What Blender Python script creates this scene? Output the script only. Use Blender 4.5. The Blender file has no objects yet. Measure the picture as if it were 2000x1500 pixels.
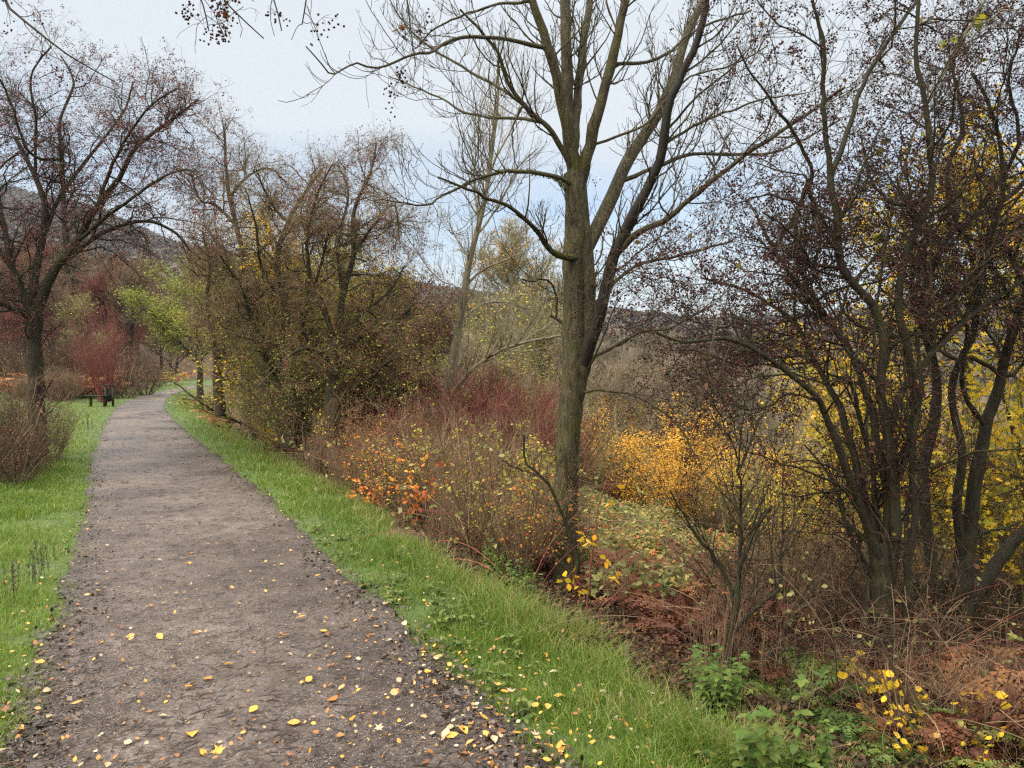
import bpy, math, random
import numpy as np
from mathutils import Vector

# ------------------------------------------------------------------ camera, sky, sun, exposure
F = 1480.0                      # focal length in pixels of a 2000 px wide picture
CAMZ = 1.65
PITCH = math.atan(38.0 / F)
sc = bpy.context.scene
col = sc.collection
cam_d = bpy.data.cameras.new("camera")
cam = bpy.data.objects.new("camera", cam_d)
col.objects.link(cam)
cam.location = (0, 0, CAMZ)
cam.rotation_euler = (math.radians(90) - PITCH, 0, 0)
cam_d.sensor_width = 36.0
cam_d.lens = 36.0 * F / 2000.0
cam_d.clip_start = 0.05
cam_d.clip_end = 12000
sc.camera = cam

SUN_EL, SUN_AZ = math.radians(38), math.radians(-120)      # high behind the left shoulder, behind cloud
world = bpy.data.worlds.new("World")
sc.world = world
world.use_nodes = True
nt = world.node_tree
nt.nodes.clear()
N = nt.nodes.new
L = nt.links.new
out = N("ShaderNodeOutputWorld")
bg = N("ShaderNodeBackground")
sky = N("ShaderNodeTexSky")
sky.sky_type = 'NISHITA'
sky.sun_disc = False
sky.sun_elevation = SUN_EL
sky.sun_rotation = SUN_AZ
sky.air_density = 1.0
sky.dust_density = 2.0
skyv = N("ShaderNodeVectorMath"); skyv.operation = 'SCALE'; skyv.inputs['Scale'].default_value = 0.085
tc = N("ShaderNodeTexCoord")
sep = N("ShaderNodeSeparateXYZ")
L(tc.outputs['Generated'], sep.inputs[0])
L(sky.outputs[0], skyv.inputs[0])
# cloud deck: project the direction on a flat layer, so that clouds foreshorten towards the horizon
mx = N("ShaderNodeMath"); mx.operation = 'MAXIMUM'; mx.inputs[1].default_value = 0.06
L(sep.outputs['Z'], mx.inputs[0])
dv = N("ShaderNodeVectorMath"); dv.operation = 'DIVIDE'
cmb = N("ShaderNodeCombineXYZ")
for i in range(3):
    L(mx.outputs[0], cmb.inputs[i])
L(tc.outputs['Generated'], dv.inputs[0]); L(cmb.outputs[0], dv.inputs[1])
nz = N("ShaderNodeTexNoise"); nz.inputs['Scale'].default_value = 0.42; nz.inputs['Detail'].default_value = 4; nz.inputs['Roughness'].default_value = 0.45
L(dv.outputs[0], nz.inputs['Vector'])
# cloud cover by noise, thinner low ahead to the right where the blue shows through
cov = N("ShaderNodeMapRange"); cov.inputs['From Min'].default_value = 0.32; cov.inputs['From Max'].default_value = 0.70
cov.inputs['To Min'].default_value = 0.08; cov.inputs['To Max'].default_value = 0.95
L(nz.outputs['Fac'], cov.inputs['Value'])
# brightness: an overcast sky is brighter overhead than low down
br = N("ShaderNodeMapRange"); br.inputs['From Min'].default_value = 0.42; br.inputs['From Max'].default_value = 1.0
br.inputs['To Min'].default_value = 0.352; br.inputs['To Max'].default_value = 2.3
L(sep.outputs['Z'], br.inputs['Value'])
ccol = N("ShaderNodeVectorMath"); ccol.operation = 'SCALE'; ccol.inputs[0].default_value = (0.93, 0.955, 1.0)
L(br.outputs[0], ccol.inputs['Scale'])
mix = N("ShaderNodeMix"); mix.data_type = 'RGBA'
ovr = N("ShaderNodeMapRange"); ovr.inputs['From Min'].default_value = 0.22; ovr.inputs['From Max'].default_value = 0.46; ovr.interpolation_type = 'SMOOTHSTEP'
L(sep.outputs['Z'], ovr.inputs['Value'])
cad = N("ShaderNodeMath"); cad.operation = 'ADD'; cad.use_clamp = True
L(cov.outputs[0], cad.inputs[0]); L(ovr.outputs[0], cad.inputs[1])
L(cad.outputs[0], mix.inputs['Factor'])
warm = N("ShaderNodeMix"); warm.data_type = 'RGBA'; warm.inputs['A'].default_value = (0.87, 0.95, 1.03, 1); warm.inputs['B'].default_value = (1.0, 0.93, 0.83, 1)
wf = N("ShaderNodeMapRange"); wf.inputs['From Min'].default_value = 0.45; wf.inputs['From Max'].default_value = 0.75
L(sep.outputs['Z'], wf.inputs['Value']); L(wf.outputs[0], warm.inputs['Factor']); L(warm.outputs['Result'], ccol.inputs[0])
L(skyv.outputs[0], mix.inputs['A']); L(ccol.outputs[0], mix.inputs['B'])
# warm-white band low over the valley
hz = N("ShaderNodeMapRange"); hz.inputs['From Min'].default_value = 0.10; hz.inputs['From Max'].default_value = 0.0
hz.inputs['To Min'].default_value = 0.0; hz.inputs['To Max'].default_value = 0.85
hz.interpolation_type = 'SMOOTHSTEP'
L(sep.outputs['Z'], hz.inputs['Value'])
mix2 = N("ShaderNodeMix"); mix2.data_type = 'RGBA'
L(hz.outputs[0], mix2.inputs['Factor'])
L(mix.outputs['Result'], mix2.inputs['A']); mix2.inputs['B'].default_value = (0.345, 0.335, 0.35, 1)
L(mix2.outputs['Result'], bg.inputs['Color'])
bg.inputs['Strength'].default_value = 1.0
L(bg.outputs[0], out.inputs['Surface'])

sun_d = bpy.data.lights.new("sun", 'SUN')
sun_d.energy = 1.5
sun_d.angle = math.radians(35)
sun_d.color = (1.0, 0.87, 0.70)
sun = bpy.data.objects.new("sun", sun_d)
col.objects.link(sun)
sd = Vector((math.sin(SUN_AZ) * math.cos(SUN_EL), math.cos(SUN_AZ) * math.cos(SUN_EL), math.sin(SUN_EL)))
sun.rotation_euler = (-sd).to_track_quat('-Z', 'Y').to_euler()
sc.view_settings.view_transform = 'Standard'
sc.view_settings.look = 'None'
sc.view_settings.exposure = 1.3
sc.view_settings.gamma = 1.0
sc.cycles.max_bounces = 5
sc.cycles.diffuse_bounces = 3
sc.cycles.glossy_bounces = 2
sc.cycles.transmission_bounces = 3
sc.cycles.use_denoising = False
sc.cycles.use_adaptive_sampling = True
sc.cycles.adaptive_threshold = 0.004
sc.cycles.denoiser = 'OPENIMAGEDENOISE'
sc.cycles.denoising_input_passes = 'RGB_ALBEDO_NORMAL'
sc.cycles.denoising_prefilter = 'ACCURATE'
sc.cycles.volume_bounces = 0
sc.render.film_transparent = False
sc.cycles.filter_width = 1.3

# ------------------------------------------------------------------ geometry helpers
def rng(seed):
    return np.random.default_rng(seed)

def P(px, py, Y):
    """world point seen at photo pixel (px, py) at depth Y along the view axis"""
    u = (px - 1000.0) / F; v = (750.0 - py) / F
    c, s = math.cos(PITCH), math.sin(PITCH)
    return np.array([u * Y, Y * (c + v * s), CAMZ + Y * (-s + v * c)])

def unit(a):
    return a / np.maximum(np.linalg.norm(a, axis=-1, keepdims=True), 1e-9)

def smoothstep(a, b, x):
    t = np.clip((x - a) / (b - a), 0, 1)
    return t * t * (3 - 2 * t)

def sn(x, y, f, s):
    """cheap smooth noise of a few crossed sines, about -1..1"""
    r = rng(s); o = 0.0; a = 1.0; tot = 0
    for i in range(5):
        th = r.uniform(0, math.pi, 2); ph = r.uniform(0, 6.28, 2)
        o = o + a * np.sin(f * (x * math.cos(th[0]) + y * math.sin(th[0])) + ph[0] + 1.3 * np.sin(f * .6 * (x * math.cos(th[1]) + y * math.sin(th[1])) + ph[1]))
        tot += a; f *= 1.83; a *= .66
    return o / tot * 1.4

def mesh_from(name, V, faces, attr=None, smooth=False):
    """faces: list of (n,k) index arrays"""
    me = bpy.data.meshes.new(name)
    V = np.asarray(V, dtype=np.float32)
    me.vertices.add(len(V)); me.vertices.foreach_set("co", V.ravel())
    loops = np.concatenate([f.ravel() for f in faces]).astype(np.int32)
    tot = np.concatenate([np.full(len(f), f.shape[1], dtype=np.int32) for f in faces])
    start = np.concatenate([[0], np.cumsum(tot)[:-1]]).astype(np.int32)
    me.loops.add(len(loops)); me.loops.foreach_set("vertex_index", loops)
    me.polygons.add(len(tot)); me.polygons.foreach_set("loop_start", start)
    try:
        me.polygons.foreach_set("loop_total", tot)
    except Exception:
        pass
    if smooth:
        me.polygons.foreach_set("use_smooth", np.ones(len(tot), dtype=bool))
    if attr is not None:
        at = me.attributes.new("v", 'FLOAT', 'POINT')
        at.data.foreach_set("value", np.asarray(attr, dtype=np.float32).ravel())
    me.update()
    return me

class Geo:
    """collects vertices, faces and a per-vertex value"""
    def __init__(s):
        s.V = []; s.F = {}; s.A = []; s.n = 0
    def add(s, V, F, A):
        s.V.append(np.asarray(V, dtype=np.float32).reshape(-1, 3)); s.A.append(np.broadcast_to(np.asarray(A, dtype=np.float32), (len(s.V[-1]),)))
        for f in (F if isinstance(F, (list, tuple)) else [F]):
            s.F.setdefault(f.shape[1], []).append(np.asarray(f) + s.n)
        s.n += len(s.V[-1])
    def tubes(s, pts, rad, sides=3, val=None, r=None):
        """pts (N,K,3), rad (N,K)"""
        Nn, K, _ = pts.shape
        if Nn == 0: return
        r = r or rng(7)
        T = np.empty_like(pts)
        T[:, 1:-1] = pts[:, 2:] - pts[:, :-2]; T[:, 0] = pts[:, 1] - pts[:, 0]; T[:, -1] = pts[:, -1] - pts[:, -2]
        T = unit(T)
        mean = unit(pts[:, -1] - pts[:, 0])
        ref = np.where(np.abs(mean[:, 2:3]) > .8, np.array([[1., .13, 0]]), np.array([[0, .1, 1.]]))
        U = unit(np.cross(T, ref[:, None, :])); W = np.cross(T, U)
        a = np.arange(sides) * 2 * math.pi / sides
        V = pts[:, :, None, :] + rad[:, :, None, None] * (np.cos(a)[None, None, :, None] * U[:, :, None, :] + np.sin(a)[None, None, :, None] * W[:, :, None, :])
        idx = np.arange(Nn * K * sides).reshape(Nn, K, sides)
        nx = np.roll(idx, -1, axis=2)
        Fq = np.stack([idx[:, :-1], nx[:, :-1], nx[:, 1:], idx[:, 1:]], -1).reshape(-1, 4)
        if val is None: val = r.random(Nn)
        A = np.broadcast_to(np.asarray(val)[:, None, None], (Nn, K, sides)).ravel()
        s.add(V.reshape(-1, 3), Fq, A)
    def scatter(s, TV, TF, pos, X, Y, Z, sc_, val):
        """copies of a template at pos with axes X, Y, Z"""
        TV = np.asarray(TV, dtype=np.float32); n = len(pos)
        if n == 0: return
        sc_ = np.asarray(sc_, dtype=np.float32).reshape(n, -1)
        if sc_.shape[1] == 1: sc_ = np.repeat(sc_, 3, 1)
        V = pos[:, None, :] + (TV[None, :, 0:1] * X[:, None, :] * sc_[:, None, 0:1] + TV[None, :, 1:2] * Y[:, None, :] * sc_[:, None, 1:2] + TV[None, :, 2:3] * Z[:, None, :] * sc_[:, None, 2:3])
        Fs = []
        for f in (TF if isinstance(TF, (list, tuple)) else [TF]):
            f = np.asarray(f); Fs.append((f[None] + (np.arange(n) * len(TV))[:, None, None]).reshape(-1, f.shape[1]))
        s.add(V.reshape(-1, 3), Fs, np.repeat(val, len(TV)))
    def mesh(s, name, off=None, smooth=False):
        V = np.concatenate(s.V)
        if off is not None: V = V - np.asarray(off, dtype=np.float32)
        return mesh_from(name, V, [np.concatenate(f) for f in s.F.values()], np.concatenate(s.A), smooth)

def frames(r, n, droop=0.0, flat=0.0):
    """random leaf frames: X along the leaf, Y across, Z its normal"""
    X = r.normal(size=(n, 3)); X[:, 2] = X[:, 2] * .5 - droop
    X = unit(X)
    Z = r.normal(size=(n, 3)) + np.array([0, 0, flat])
    Y = unit(np.cross(Z, X)); Z = np.cross(X, Y)
    return X, Y, Z

# templates
LEAF4 = (np.array([[0, 0, 0], [.5, -.30, .05], [1, 0, -.06], [.5, .30, .05]]), np.array([[0, 1, 2], [0, 2, 3]]))
LEAF8 = (np.array([[0, 0, 0], [.18, -.22, .03], [.5, -.34, .05], [.8, -.2, 0], [1.05, 0, -.1], [.8, .2, 0], [.5, .34, .05], [.18, .22, .03], [.5, 0, 0]]),
         np.array([[0, 1, 8], [1, 2, 8], [2, 3, 8], [3, 4, 8], [4, 5, 8], [5, 6, 8], [6, 7, 8], [7, 0, 8]]))
def lobed(n=5):
    vs = [[0.35, 0, 0]]; fs = []
    for i in range(2 * n + 2):
        a = -2.5 + 5.0 * i / (2 * n + 1)
        rr = (.62 if i % 2 else .3) * (1.05 - .12 * abs(a))
        vs.append([.35 + rr * math.cos(a), rr * math.sin(a), .05 * math.cos(3 * a)])
    for i in range(1, 2 * n + 2): fs.append([0, i, i + 1])
    fs.append([0, 2 * n + 2, 1])
    return np.array(vs), np.array(fs)
MAPLE = lobed(5)
OCTA = (np.array([[1, 0, 0], [-1, 0, 0], [0, 1, 0], [0, -1, 0], [0, 0, 1.1], [0, 0, -1.1]]) * .5,
        np.array([[0, 2, 4], [2, 1, 4], [1, 3, 4], [3, 0, 4], [2, 0, 5], [1, 2, 5], [3, 1, 5], [0, 3, 5]]))
def ico():
    t = (1 + 5 ** .5) / 2
    v = np.array([[-1, t, 0], [1, t, 0], [-1, -t, 0], [1, -t, 0], [0, -1, t], [0, 1, t], [0, -1, -t], [0, 1, -t], [t, 0, -1], [t, 0, 1], [-t, 0, -1], [-t, 0, 1]])
    f = np.array([[0, 11, 5], [0, 5, 1], [0, 1, 7], [0, 7, 10], [0, 10, 11], [1, 5, 9], [5, 11, 4], [11, 10, 2], [10, 7, 6], [7, 1, 8], [3, 9, 4], [3, 4, 2], [3, 2, 6], [3, 6, 8], [3, 8, 9], [4, 9, 5], [2, 4, 11], [6, 2, 10], [8, 6, 7], [9, 8, 1]])
    return unit(v) * .5, f
ICO = ico()

def polyline(pts, K):
    """smooth curve through pts, resampled to K points"""
    p = np.asarray(pts, float)
    q = np.vstack([2 * p[0] - p[1], p, 2 * p[-1] - p[-2]])
    o = []
    for i in range(1, len(q) - 2):
        for t in np.linspace(0, 1, 8, endpoint=False):
            a, b, c, d = q[i - 1], q[i], q[i + 1], q[i + 2]
            o.append(.5 * ((2 * b) + (c - a) * t + (2 * a - 5 * b + 4 * c - d) * t * t + (3 * b - a - 3 * c + d) * t ** 3))
    o.append(q[-2]); o = np.array(o)
    l = np.concatenate([[0], np.cumsum(np.linalg.norm(np.diff(o, axis=0), axis=1))])
    s = np.linspace(0, l[-1], K)
    return np.stack([np.interp(s, l, o[:, k]) for k in range(o.shape[1])], 1)

def limb(spec, w0, w1, K=18, Y=None, wob=0.0, seed=1):
    """spec: (px, py, depth) points; widths in photo pixels at their depth"""
    p3 = np.array([P(a, b, c) for a, b, c in spec])
    q = polyline(p3, K)
    t = np.linspace(0, 1, K)
    dep = np.interp(t, np.linspace(0, 1, len(spec)), [c for _, _, c in spec])
    rad = (w0 + (w1 - w0) * t ** .9) / 2 / F * dep
    if wob:
        r = rng(seed); n = r.normal(size=(K, 3)) * wob; n[0] = 0
        q = q + n
        rad = rad * (1 + r.normal(size=K) * .05)
    return q, rad

def stack(limbs, K=30):
    P_, R_ = [], []
    for q, w in limbs:
        s0 = np.linspace(0, 1, len(w)); s1 = np.linspace(0, 1, K)
        P_.append(np.stack([np.interp(s1, s0, q[:, i]) for i in range(3)], 1)); R_.append(np.interp(s1, s0, w))
    return np.stack(P_), np.stack(R_)

def sprout(r, pts, rad, n, length, k=5, t=(.2, 1.), ang=(50, 18), wig=.25, up=.15, rf=.55, rmax=.02, rmin=.0012, tip=.35, outw=0.0, lt=.4, bias=None, wmin=0.0):
    """n side shoots from the parent polylines; returns (n,k,3), (n,k)"""
    Nn, K, _ = pts.shape
    seg = np.linalg.norm(np.diff(pts, axis=1), axis=2)
    w = seg.sum(1) + wmin
    if bias is not None: w = w * bias
    pi = r.choice(Nn, n, p=w / w.sum())
    tt = r.uniform(t[0], t[1], n) * (K - 1)
    i0 = np.minimum(tt.astype(int), K - 2); fr = (tt - i0)[:, None]
    pos = pts[pi, i0] * (1 - fr) + pts[pi, i0 + 1] * fr
    tan = unit(pts[pi, i0 + 1] - pts[pi, i0])
    prad = rad[pi, i0] * (1 - fr[:, 0]) + rad[pi, i0 + 1] * fr[:, 0]
    side = unit(np.cross(tan, r.normal(size=(n, 3))))
    if outw:
        c = pts[:, :, :].reshape(-1, 3).mean(0); o = pos - c; o[:, 2] *= .3
        side = unit(side + outw * unit(o))
    a = np.radians(np.clip(r.normal(ang[0], ang[1], n), 8, 110))[:, None]
    d = unit(tan * np.cos(a) + side * np.sin(a))
    if isinstance(length, tuple): Ln = r.uniform(length[0], length[1], n)
    else: Ln = np.full(n, length)
    Ln = Ln * (1 - lt * (tt / (K - 1)))
    out_ = np.empty((n, k, 3)); out_[:, 0] = pos
    st = (Ln / (k - 1))[:, None]
    for i in range(1, k):
        d = unit(d + r.normal(size=(n, 3)) * wig + np.array([0, 0, up]))
        out_[:, i] = out_[:, i - 1] + d * st
    r0 = np.clip(prad * rf, rmin, rmax) * r.uniform(.75, 1.1, n)
    R = r0[:, None] * np.linspace(1, tip, k)[None]
    return out_, np.maximum(R, rmin * .7)

def along(r, pts, n, t=(.1, 1.), jit=0.0):
    Nn, K, _ = pts.shape
    pi = r.integers(0, Nn, n); tt = r.uniform(t[0], t[1], n) * (K - 1)
    i0 = np.minimum(tt.astype(int), K - 2); fr = (tt - i0)[:, None]
    return pts[pi, i0] * (1 - fr) + pts[pi, i0 + 1] * fr + r.normal(size=(n, 3)) * jit

# ------------------------------------------------------------------ materials
def mat_new(name):
    m = bpy.data.materials.new(name); m.use_nodes = True
    m.node_tree.nodes.clear()
    return m, m.node_tree.nodes.new, m.node_tree.links.new

def ramp(n, stops):
    cr = n("ShaderNodeValToRGB"); e = cr.color_ramp.elements
    e[0].position = stops[0][0]; e[0].color = (*stops[0][1], 1)
    e[1].position = stops[-1][0]; e[1].color = (*stops[-1][1], 1)
    for p_, c_ in stops[1:-1]:
        k = e.new(p_); k.color = (*c_, 1)
    return cr

def leafmat(name, stops, trans=.35, rough=.5, spec=.3):
    m, n, l = mat_new(name)
    o = n("ShaderNodeOutputMaterial"); at = n("ShaderNodeAttribute"); at.attribute_name = "v"
    cr = ramp(n, stops); l(at.outputs['Fac'], cr.inputs[0])
    nz_ = n("ShaderNodeTexNoise"); nz_.inputs['Scale'].default_value = 90
    hs = n("ShaderNodeHueSaturation"); mr = n("ShaderNodeMapRange"); mr.inputs['To Min'].default_value = .7; mr.inputs['To Max'].default_value = 1.3
    tcn = n("ShaderNodeTexCoord"); l(tcn.outputs['Object'], nz_.inputs['Vector'])
    l(nz_.outputs['Fac'], mr.inputs['Value']); l(mr.outputs[0], hs.inputs['Value']); l(cr.outputs[0], hs.inputs['Color'])
    pb = n("ShaderNodeBsdfPrincipled"); pb.inputs['Roughness'].default_value = rough; pb.inputs['Specular IOR Level'].default_value = spec
    l(hs.outputs[0], pb.inputs['Base Color'])
    if trans > 0:
        tr = n("ShaderNodeBsdfTranslucent"); mxs = n("ShaderNodeMixShader"); mxs.inputs[0].default_value = trans
        l(hs.outputs[0], tr.inputs[0]); l(pb.outputs[0], mxs.inputs[1]); l(tr.outputs[0], mxs.inputs[2]); l(mxs.outputs[0], o.inputs[0])
    else:
        l(pb.outputs[0], o.inputs[0])
    return m

def barkmat(name, c1, c2, moss=(.10, .12, .02), mossamt=.5, scale=14., bump=.4, spots=0.0, sheen=.25):
    m, n, l = mat_new(name)
    o = n("ShaderNodeOutputMaterial"); pb = n("ShaderNodeBsdfPrincipled"); tcn = n("ShaderNodeTexCoord")
    mp = n("ShaderNodeMapping"); mp.inputs['Scale'].default_value = (1, 1, .22); l(tcn.outputs['Object'], mp.inputs[0])
    a = n("ShaderNodeTexNoise"); a.inputs['Scale'].default_value = scale * 3; a.inputs['Detail'].default_value = 6; a.inputs['Roughness'].default_value = .65
    l(mp.outputs[0], a.inputs['Vector'])
    cr = ramp(n, [(.32, c1), (.68, c2)]); l(a.outputs['Fac'], cr.inputs[0])
    b = n("ShaderNodeTexNoise"); b.inputs['Scale'].default_value = scale * .35; b.inputs['Detail'].default_value = 5; l(tcn.outputs['Object'], b.inputs['Vector'])
    mr = n("ShaderNodeMapRange"); mr.inputs['From Min'].default_value = .45; mr.inputs['From Max'].default_value = .72; mr.inputs['To Max'].default_value = mossamt
    l(b.outputs['Fac'], mr.inputs['Value'])
    mxc = n("ShaderNodeMix"); mxc.data_type = 'RGBA'; l(mr.outputs[0], mxc.inputs['Factor']); l(cr.outputs[0], mxc.inputs['A']); mxc.inputs['B'].default_value = (*moss, 1)
    src = mxc.outputs['Result']
    if spots:
        vo = n("ShaderNodeTexVoronoi"); vo.inputs['Scale'].default_value = 34; l(tcn.outputs['Object'], vo.inputs['Vector'])
        m2 = n("ShaderNodeMapRange"); m2.inputs['From Min'].default_value = .20; m2.inputs['From Max'].default_value = .08; m2.inputs['To Max'].default_value = spots
        l(vo.outputs['Distance'], m2.inputs['Value'])
        m3 = n("ShaderNodeMix"); m3.data_type = 'RGBA'; l(m2.outputs[0], m3.inputs['Factor']); l(src, m3.inputs['A']); m3.inputs['B'].default_value = (.28, .30, .24, 1)
        src = m3.outputs['Result']
    at = n("ShaderNodeAttribute"); at.attribute_name = "v"; hs = n("ShaderNodeHueSaturation")
    m4 = n("ShaderNodeMapRange"); m4.inputs['To Min'].default_value = .65; m4.inputs['To Max'].default_value = 1.35
    l(at.outputs['Fac'], m4.inputs['Value']); l(m4.outputs[0], hs.inputs['Value']); l(src, hs.inputs['Color'])
    l(hs.outputs[0], pb.inputs['Base Color'])
    pb.inputs['Roughness'].default_value = .7; pb.inputs['Specular IOR Level'].default_value = sheen
    bp = n("ShaderNodeBump"); bp.inputs['Strength'].default_value = bump; bp.inputs['Distance'].default_value = .02
    l(a.outputs['Fac'], bp.inputs['Height']); l(bp.outputs[0], pb.inputs['Normal'])
    l(pb.outputs[0], o.inputs[0])
    return m

def twigmat(name, c1, c2, rough=.7):
    return leafmat(name, [(0, c1), (1, c2)], trans=0, rough=rough, spec=.2)

M = {}
M['ash'] = barkmat('ash_bark', (.011, .009, .005), (.085, .068, .036), (.065, .066, .014), .7, bump=1.0, spots=.6)
M['ash_twig'] = barkmat('ash_twig_bark', (.022, .018, .010), (.068, .054, .030), (.10, .098, .022), .6, scale=20, bump=.2)
M['dark'] = barkmat('wet_dark_bark', (.007, .006, .005), (.026, .021, .016), (.03, .03, .012), .2)
M['haw'] = barkmat('hawthorn_bark', (.011, .009, .006), (.046, .037, .023), (.045, .052, .013), .6, scale=18, bump=.6)
M['haw_twig'] = twigmat('hawthorn_twig', (.020, .015, .011), (.080, .058, .036))
M['haw_olive'] = twigmat('olive_brown_twig', (.075, .058, .028), (.25, .195, .095))
M['brown_twig'] = twigmat('brown_twig', (.075, .050, .030), (.27, .185, .110))
M['olive_twig'] = twigmat('olive_twig', (.11, .10, .045), (.27, .24, .12))
M['red_twig'] = twigmat('red_twig', (.095, .026, .022), (.26, .085, .066))
M['pale_bark'] = barkmat('pale_bark', (.10, .085, .055), (.24, .21, .15), (.12, .12, .05), .4)
M['grey_twig'] = twigmat('grey_twig', (.12, .10, .07), (.27, .235, .165))
M['val_twig'] = twigmat('valley_twig', (.14, .11, .07), (.32, .26, .17))
M['straw_dark'] = twigmat('dull_twig', (.10, .068, .042), (.30, .215, .135))
M['straw'] = twigmat('straw', (.20, .13, .065), (.42, .32, .18))
M['berry'] = leafmat('berry_skin', [(0, (.016, .006, .007)), (.6, (.045, .010, .012)), (1, (.10, .020, .016))], trans=0, rough=.5, spec=.2)
M['berry_red'] = leafmat('crimson_berry_skin', [(0, (.06, .012, .014)), (.6, (.13, .020, .024)), (1, (.25, .04, .035))], trans=0, rough=.3, spec=.5)
M['yellow'] = leafmat('yellow_leaf', [(0, (.22, .26, .03)), (.3, (.55, .45, .03)), (.7, (.80, .52, .03)), (1, (.75, .33, .03))])
M['lime'] = leafmat('lime_leaf', [(0, (.13, .20, .03)), (.5, (.30, .36, .05)), (1, (.62, .52, .05))])
M['green'] = leafmat('green_leaf', [(0, (.040, .080, .016)), (.6, (.085, .150, .028)), (1, (.20, .23, .05))])
M['orange'] = leafmat('orange_leaf', [(0, (.55, .24, .03)), (.5, (.80, .44, .045)), (1, (.85, .58, .09))])
M['russet'] = leafmat('russet_leaf', [(0, (.16, .05, .025)), (.5, (.35, .12, .045)), (1, (.55, .25, .08))], trans=.25)
M['scarlet'] = leafmat('scarlet_leaf', [(0, (.55, .10, .03)), (.5, (.80, .25, .05)), (1, (.85, .45, .05))])
M['bracken'] = leafmat('dead_bracken', [(0, (.045, .017, .012)), (.4, (.125, .045, .024)), (.8, (.20, .075, .032)), (1, (.28, .13, .055))], trans=.2, rough=.7)
M['bracken_far'] = leafmat('dead_bracken_tan', [(0, (.10, .035, .02)), (.5, (.25, .095, .042)), (1, (.42, .21, .09))], trans=.2, rough=.7)
M['floor'] = leafmat('woodland_floor_leaves', [(0, (.02, .012, .008)), (.5, (.065, .032, .017)), (.85, (.17, .085, .035)), (1, (.27, .16, .065))], trans=0, rough=.7)
M['bramble'] = leafmat('bramble_leaf', [(0, (.07, .085, .03)), (.4, (.20, .22, .07)), (.75, (.46, .42, .14)), (.93, (.45, .24, .06)), (1, (.5, .12, .05))])
M['grass'] = leafmat('grass_blade', [(0, (.070, .125, .016)), (.5, (.155, .255, .028)), (.86, (.28, .38, .075)), (.95, (.38, .36, .13)), (1, (.36, .28, .13))], trans=.45, rough=.35, spec=.5)
M['hawleaf'] = leafmat('hawthorn_leaf', [(0, (.13, .035, .025)), (.5, (.22, .10, .04)), (1, (.28, .24, .05))])
M['fallen'] = leafmat('fallen_leaf', [(0, (.22, .085, .03)), (.25, (.48, .20, .03)), (.5, (.66, .36, .03)), (.75, (.34, .25, .13)), (1, (.50, .42, .29))], trans=.1, rough=.35, spec=.5)
M['litter'] = leafmat('rotting_leaf', [(0, (.018, .014, .013)), (.6, (.055, .040, .032)), (1, (.14, .09, .055))], trans=0, rough=.4, spec=.5)
M['woodland'] = leafmat('distant_crowns', [(0, (.055, .060, .066)), (.5, (.105, .092, .084)), (.8, (.15, .115, .09)), (1, (.20, .15, .09))], trans=.0, rough=.9)  # raised blue-grey dark end: distance haze painted into the crown colour
M['wood'] = barkmat('weathered_timber', (.10, .085, .06), (.22, .19, .14), (.08, .09, .03), .3)

# ------------------------------------------------------------------ scene graph helpers
def tag(o, label=None, cat=None, group=None, kind=None):
    if label: o['label'] = label
    if cat: o['category'] = cat
    if group: o['group'] = group
    if kind: o['kind'] = kind
    return o

def thing(name, label, cat, loc, group=None):
    o = bpy.data.objects.new(name, None); col.objects.link(o)
    o.empty_display_size = .2
    o.location = [float(v) for v in loc]
    return tag(o, label, cat, group)

def obj(name, me, mat, parent=None):
    o = bpy.data.objects.new(name, me); col.objects.link(o)
    if mat is not None and not me.materials: me.materials.append(mat)
    if parent is not None: o.parent = parent
    return o

# ------------------------------------------------------------------ the lie of the land
LE = [(-60, 1640), (0, 1500), (60, 1400), (112, 1250), (150, 1130), (178, 1000), (186, 900), (205, 845), (218, 815), (243, 787), (292, 771), (335, 761), (384, 752.5)]
RE = [(1180, 1640), (1040, 1500), (950, 1400), (850, 1300), (745, 1200), (615, 1080), (500, 960), (402, 880), (345, 830), (319, 797), (326, 776), (352, 765), (398, 753.5)]
def ground0(px, py):
    a = P(px, py, 1.0) - np.array([0, 0, CAMZ])
    return (a * (CAMZ / -a[2]))[:2]
LG = np.array([ground0(*q) for q in LE]); RG = np.array([ground0(*q) for q in RE])
LG = polyline(np.vstack([LG[0] + (LG[0] - LG[2]) * 1.2, LG]), 60); RG = polyline(np.vstack([RG[0] + (RG[0] - RG[2]) * 1.2, RG]), 60)
# carry the path on round the bend behind the bushes
ext = np.array([[3, 12.], [10, 22.], [22, 32.]])
LG = np.vstack([LG, LG[-1] + ext]); RG = np.vstack([RG, RG[-1] + ext * .9])
CG = (LG + RG) / 2

def side_dist(x, y, line, sgn):
    """signed distance to a path edge line, + to the right of travel"""
    x = np.asarray(x, float); y = np.asarray(y, float)
    best = np.full(x.shape, 1e9); sg = np.zeros(x.shape)
    for i in range(len(line) - 1):
        a, b = line[i], line[i + 1]; d = b - a; L2 = (d ** 2).sum()
        lo = -1e9 if i == 0 else 0; hi = 1e9 if i == len(line) - 2 else 1
        t = np.clip(((x - a[0]) * d[0] + (y - a[1]) * d[1]) / L2, lo, hi)
        dx = x - a[0] - t * d[0]; dy = y - a[1] - t * d[1]
        q = np.hypot(dx, dy); cr = dy * d[0] - dx * d[1]
        m = q < best
        best = np.where(m, q, best); sg = np.where(m, np.where(cr < 0, 1., -1.), sg)
    return best * sg

def dR(x, y): return side_dist(x, y, RG[::2], 1)      # >0 right of the right edge
def dL(x, y): return -side_dist(x, y, LG[::2], 1)     # >0 left of the left edge

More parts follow.
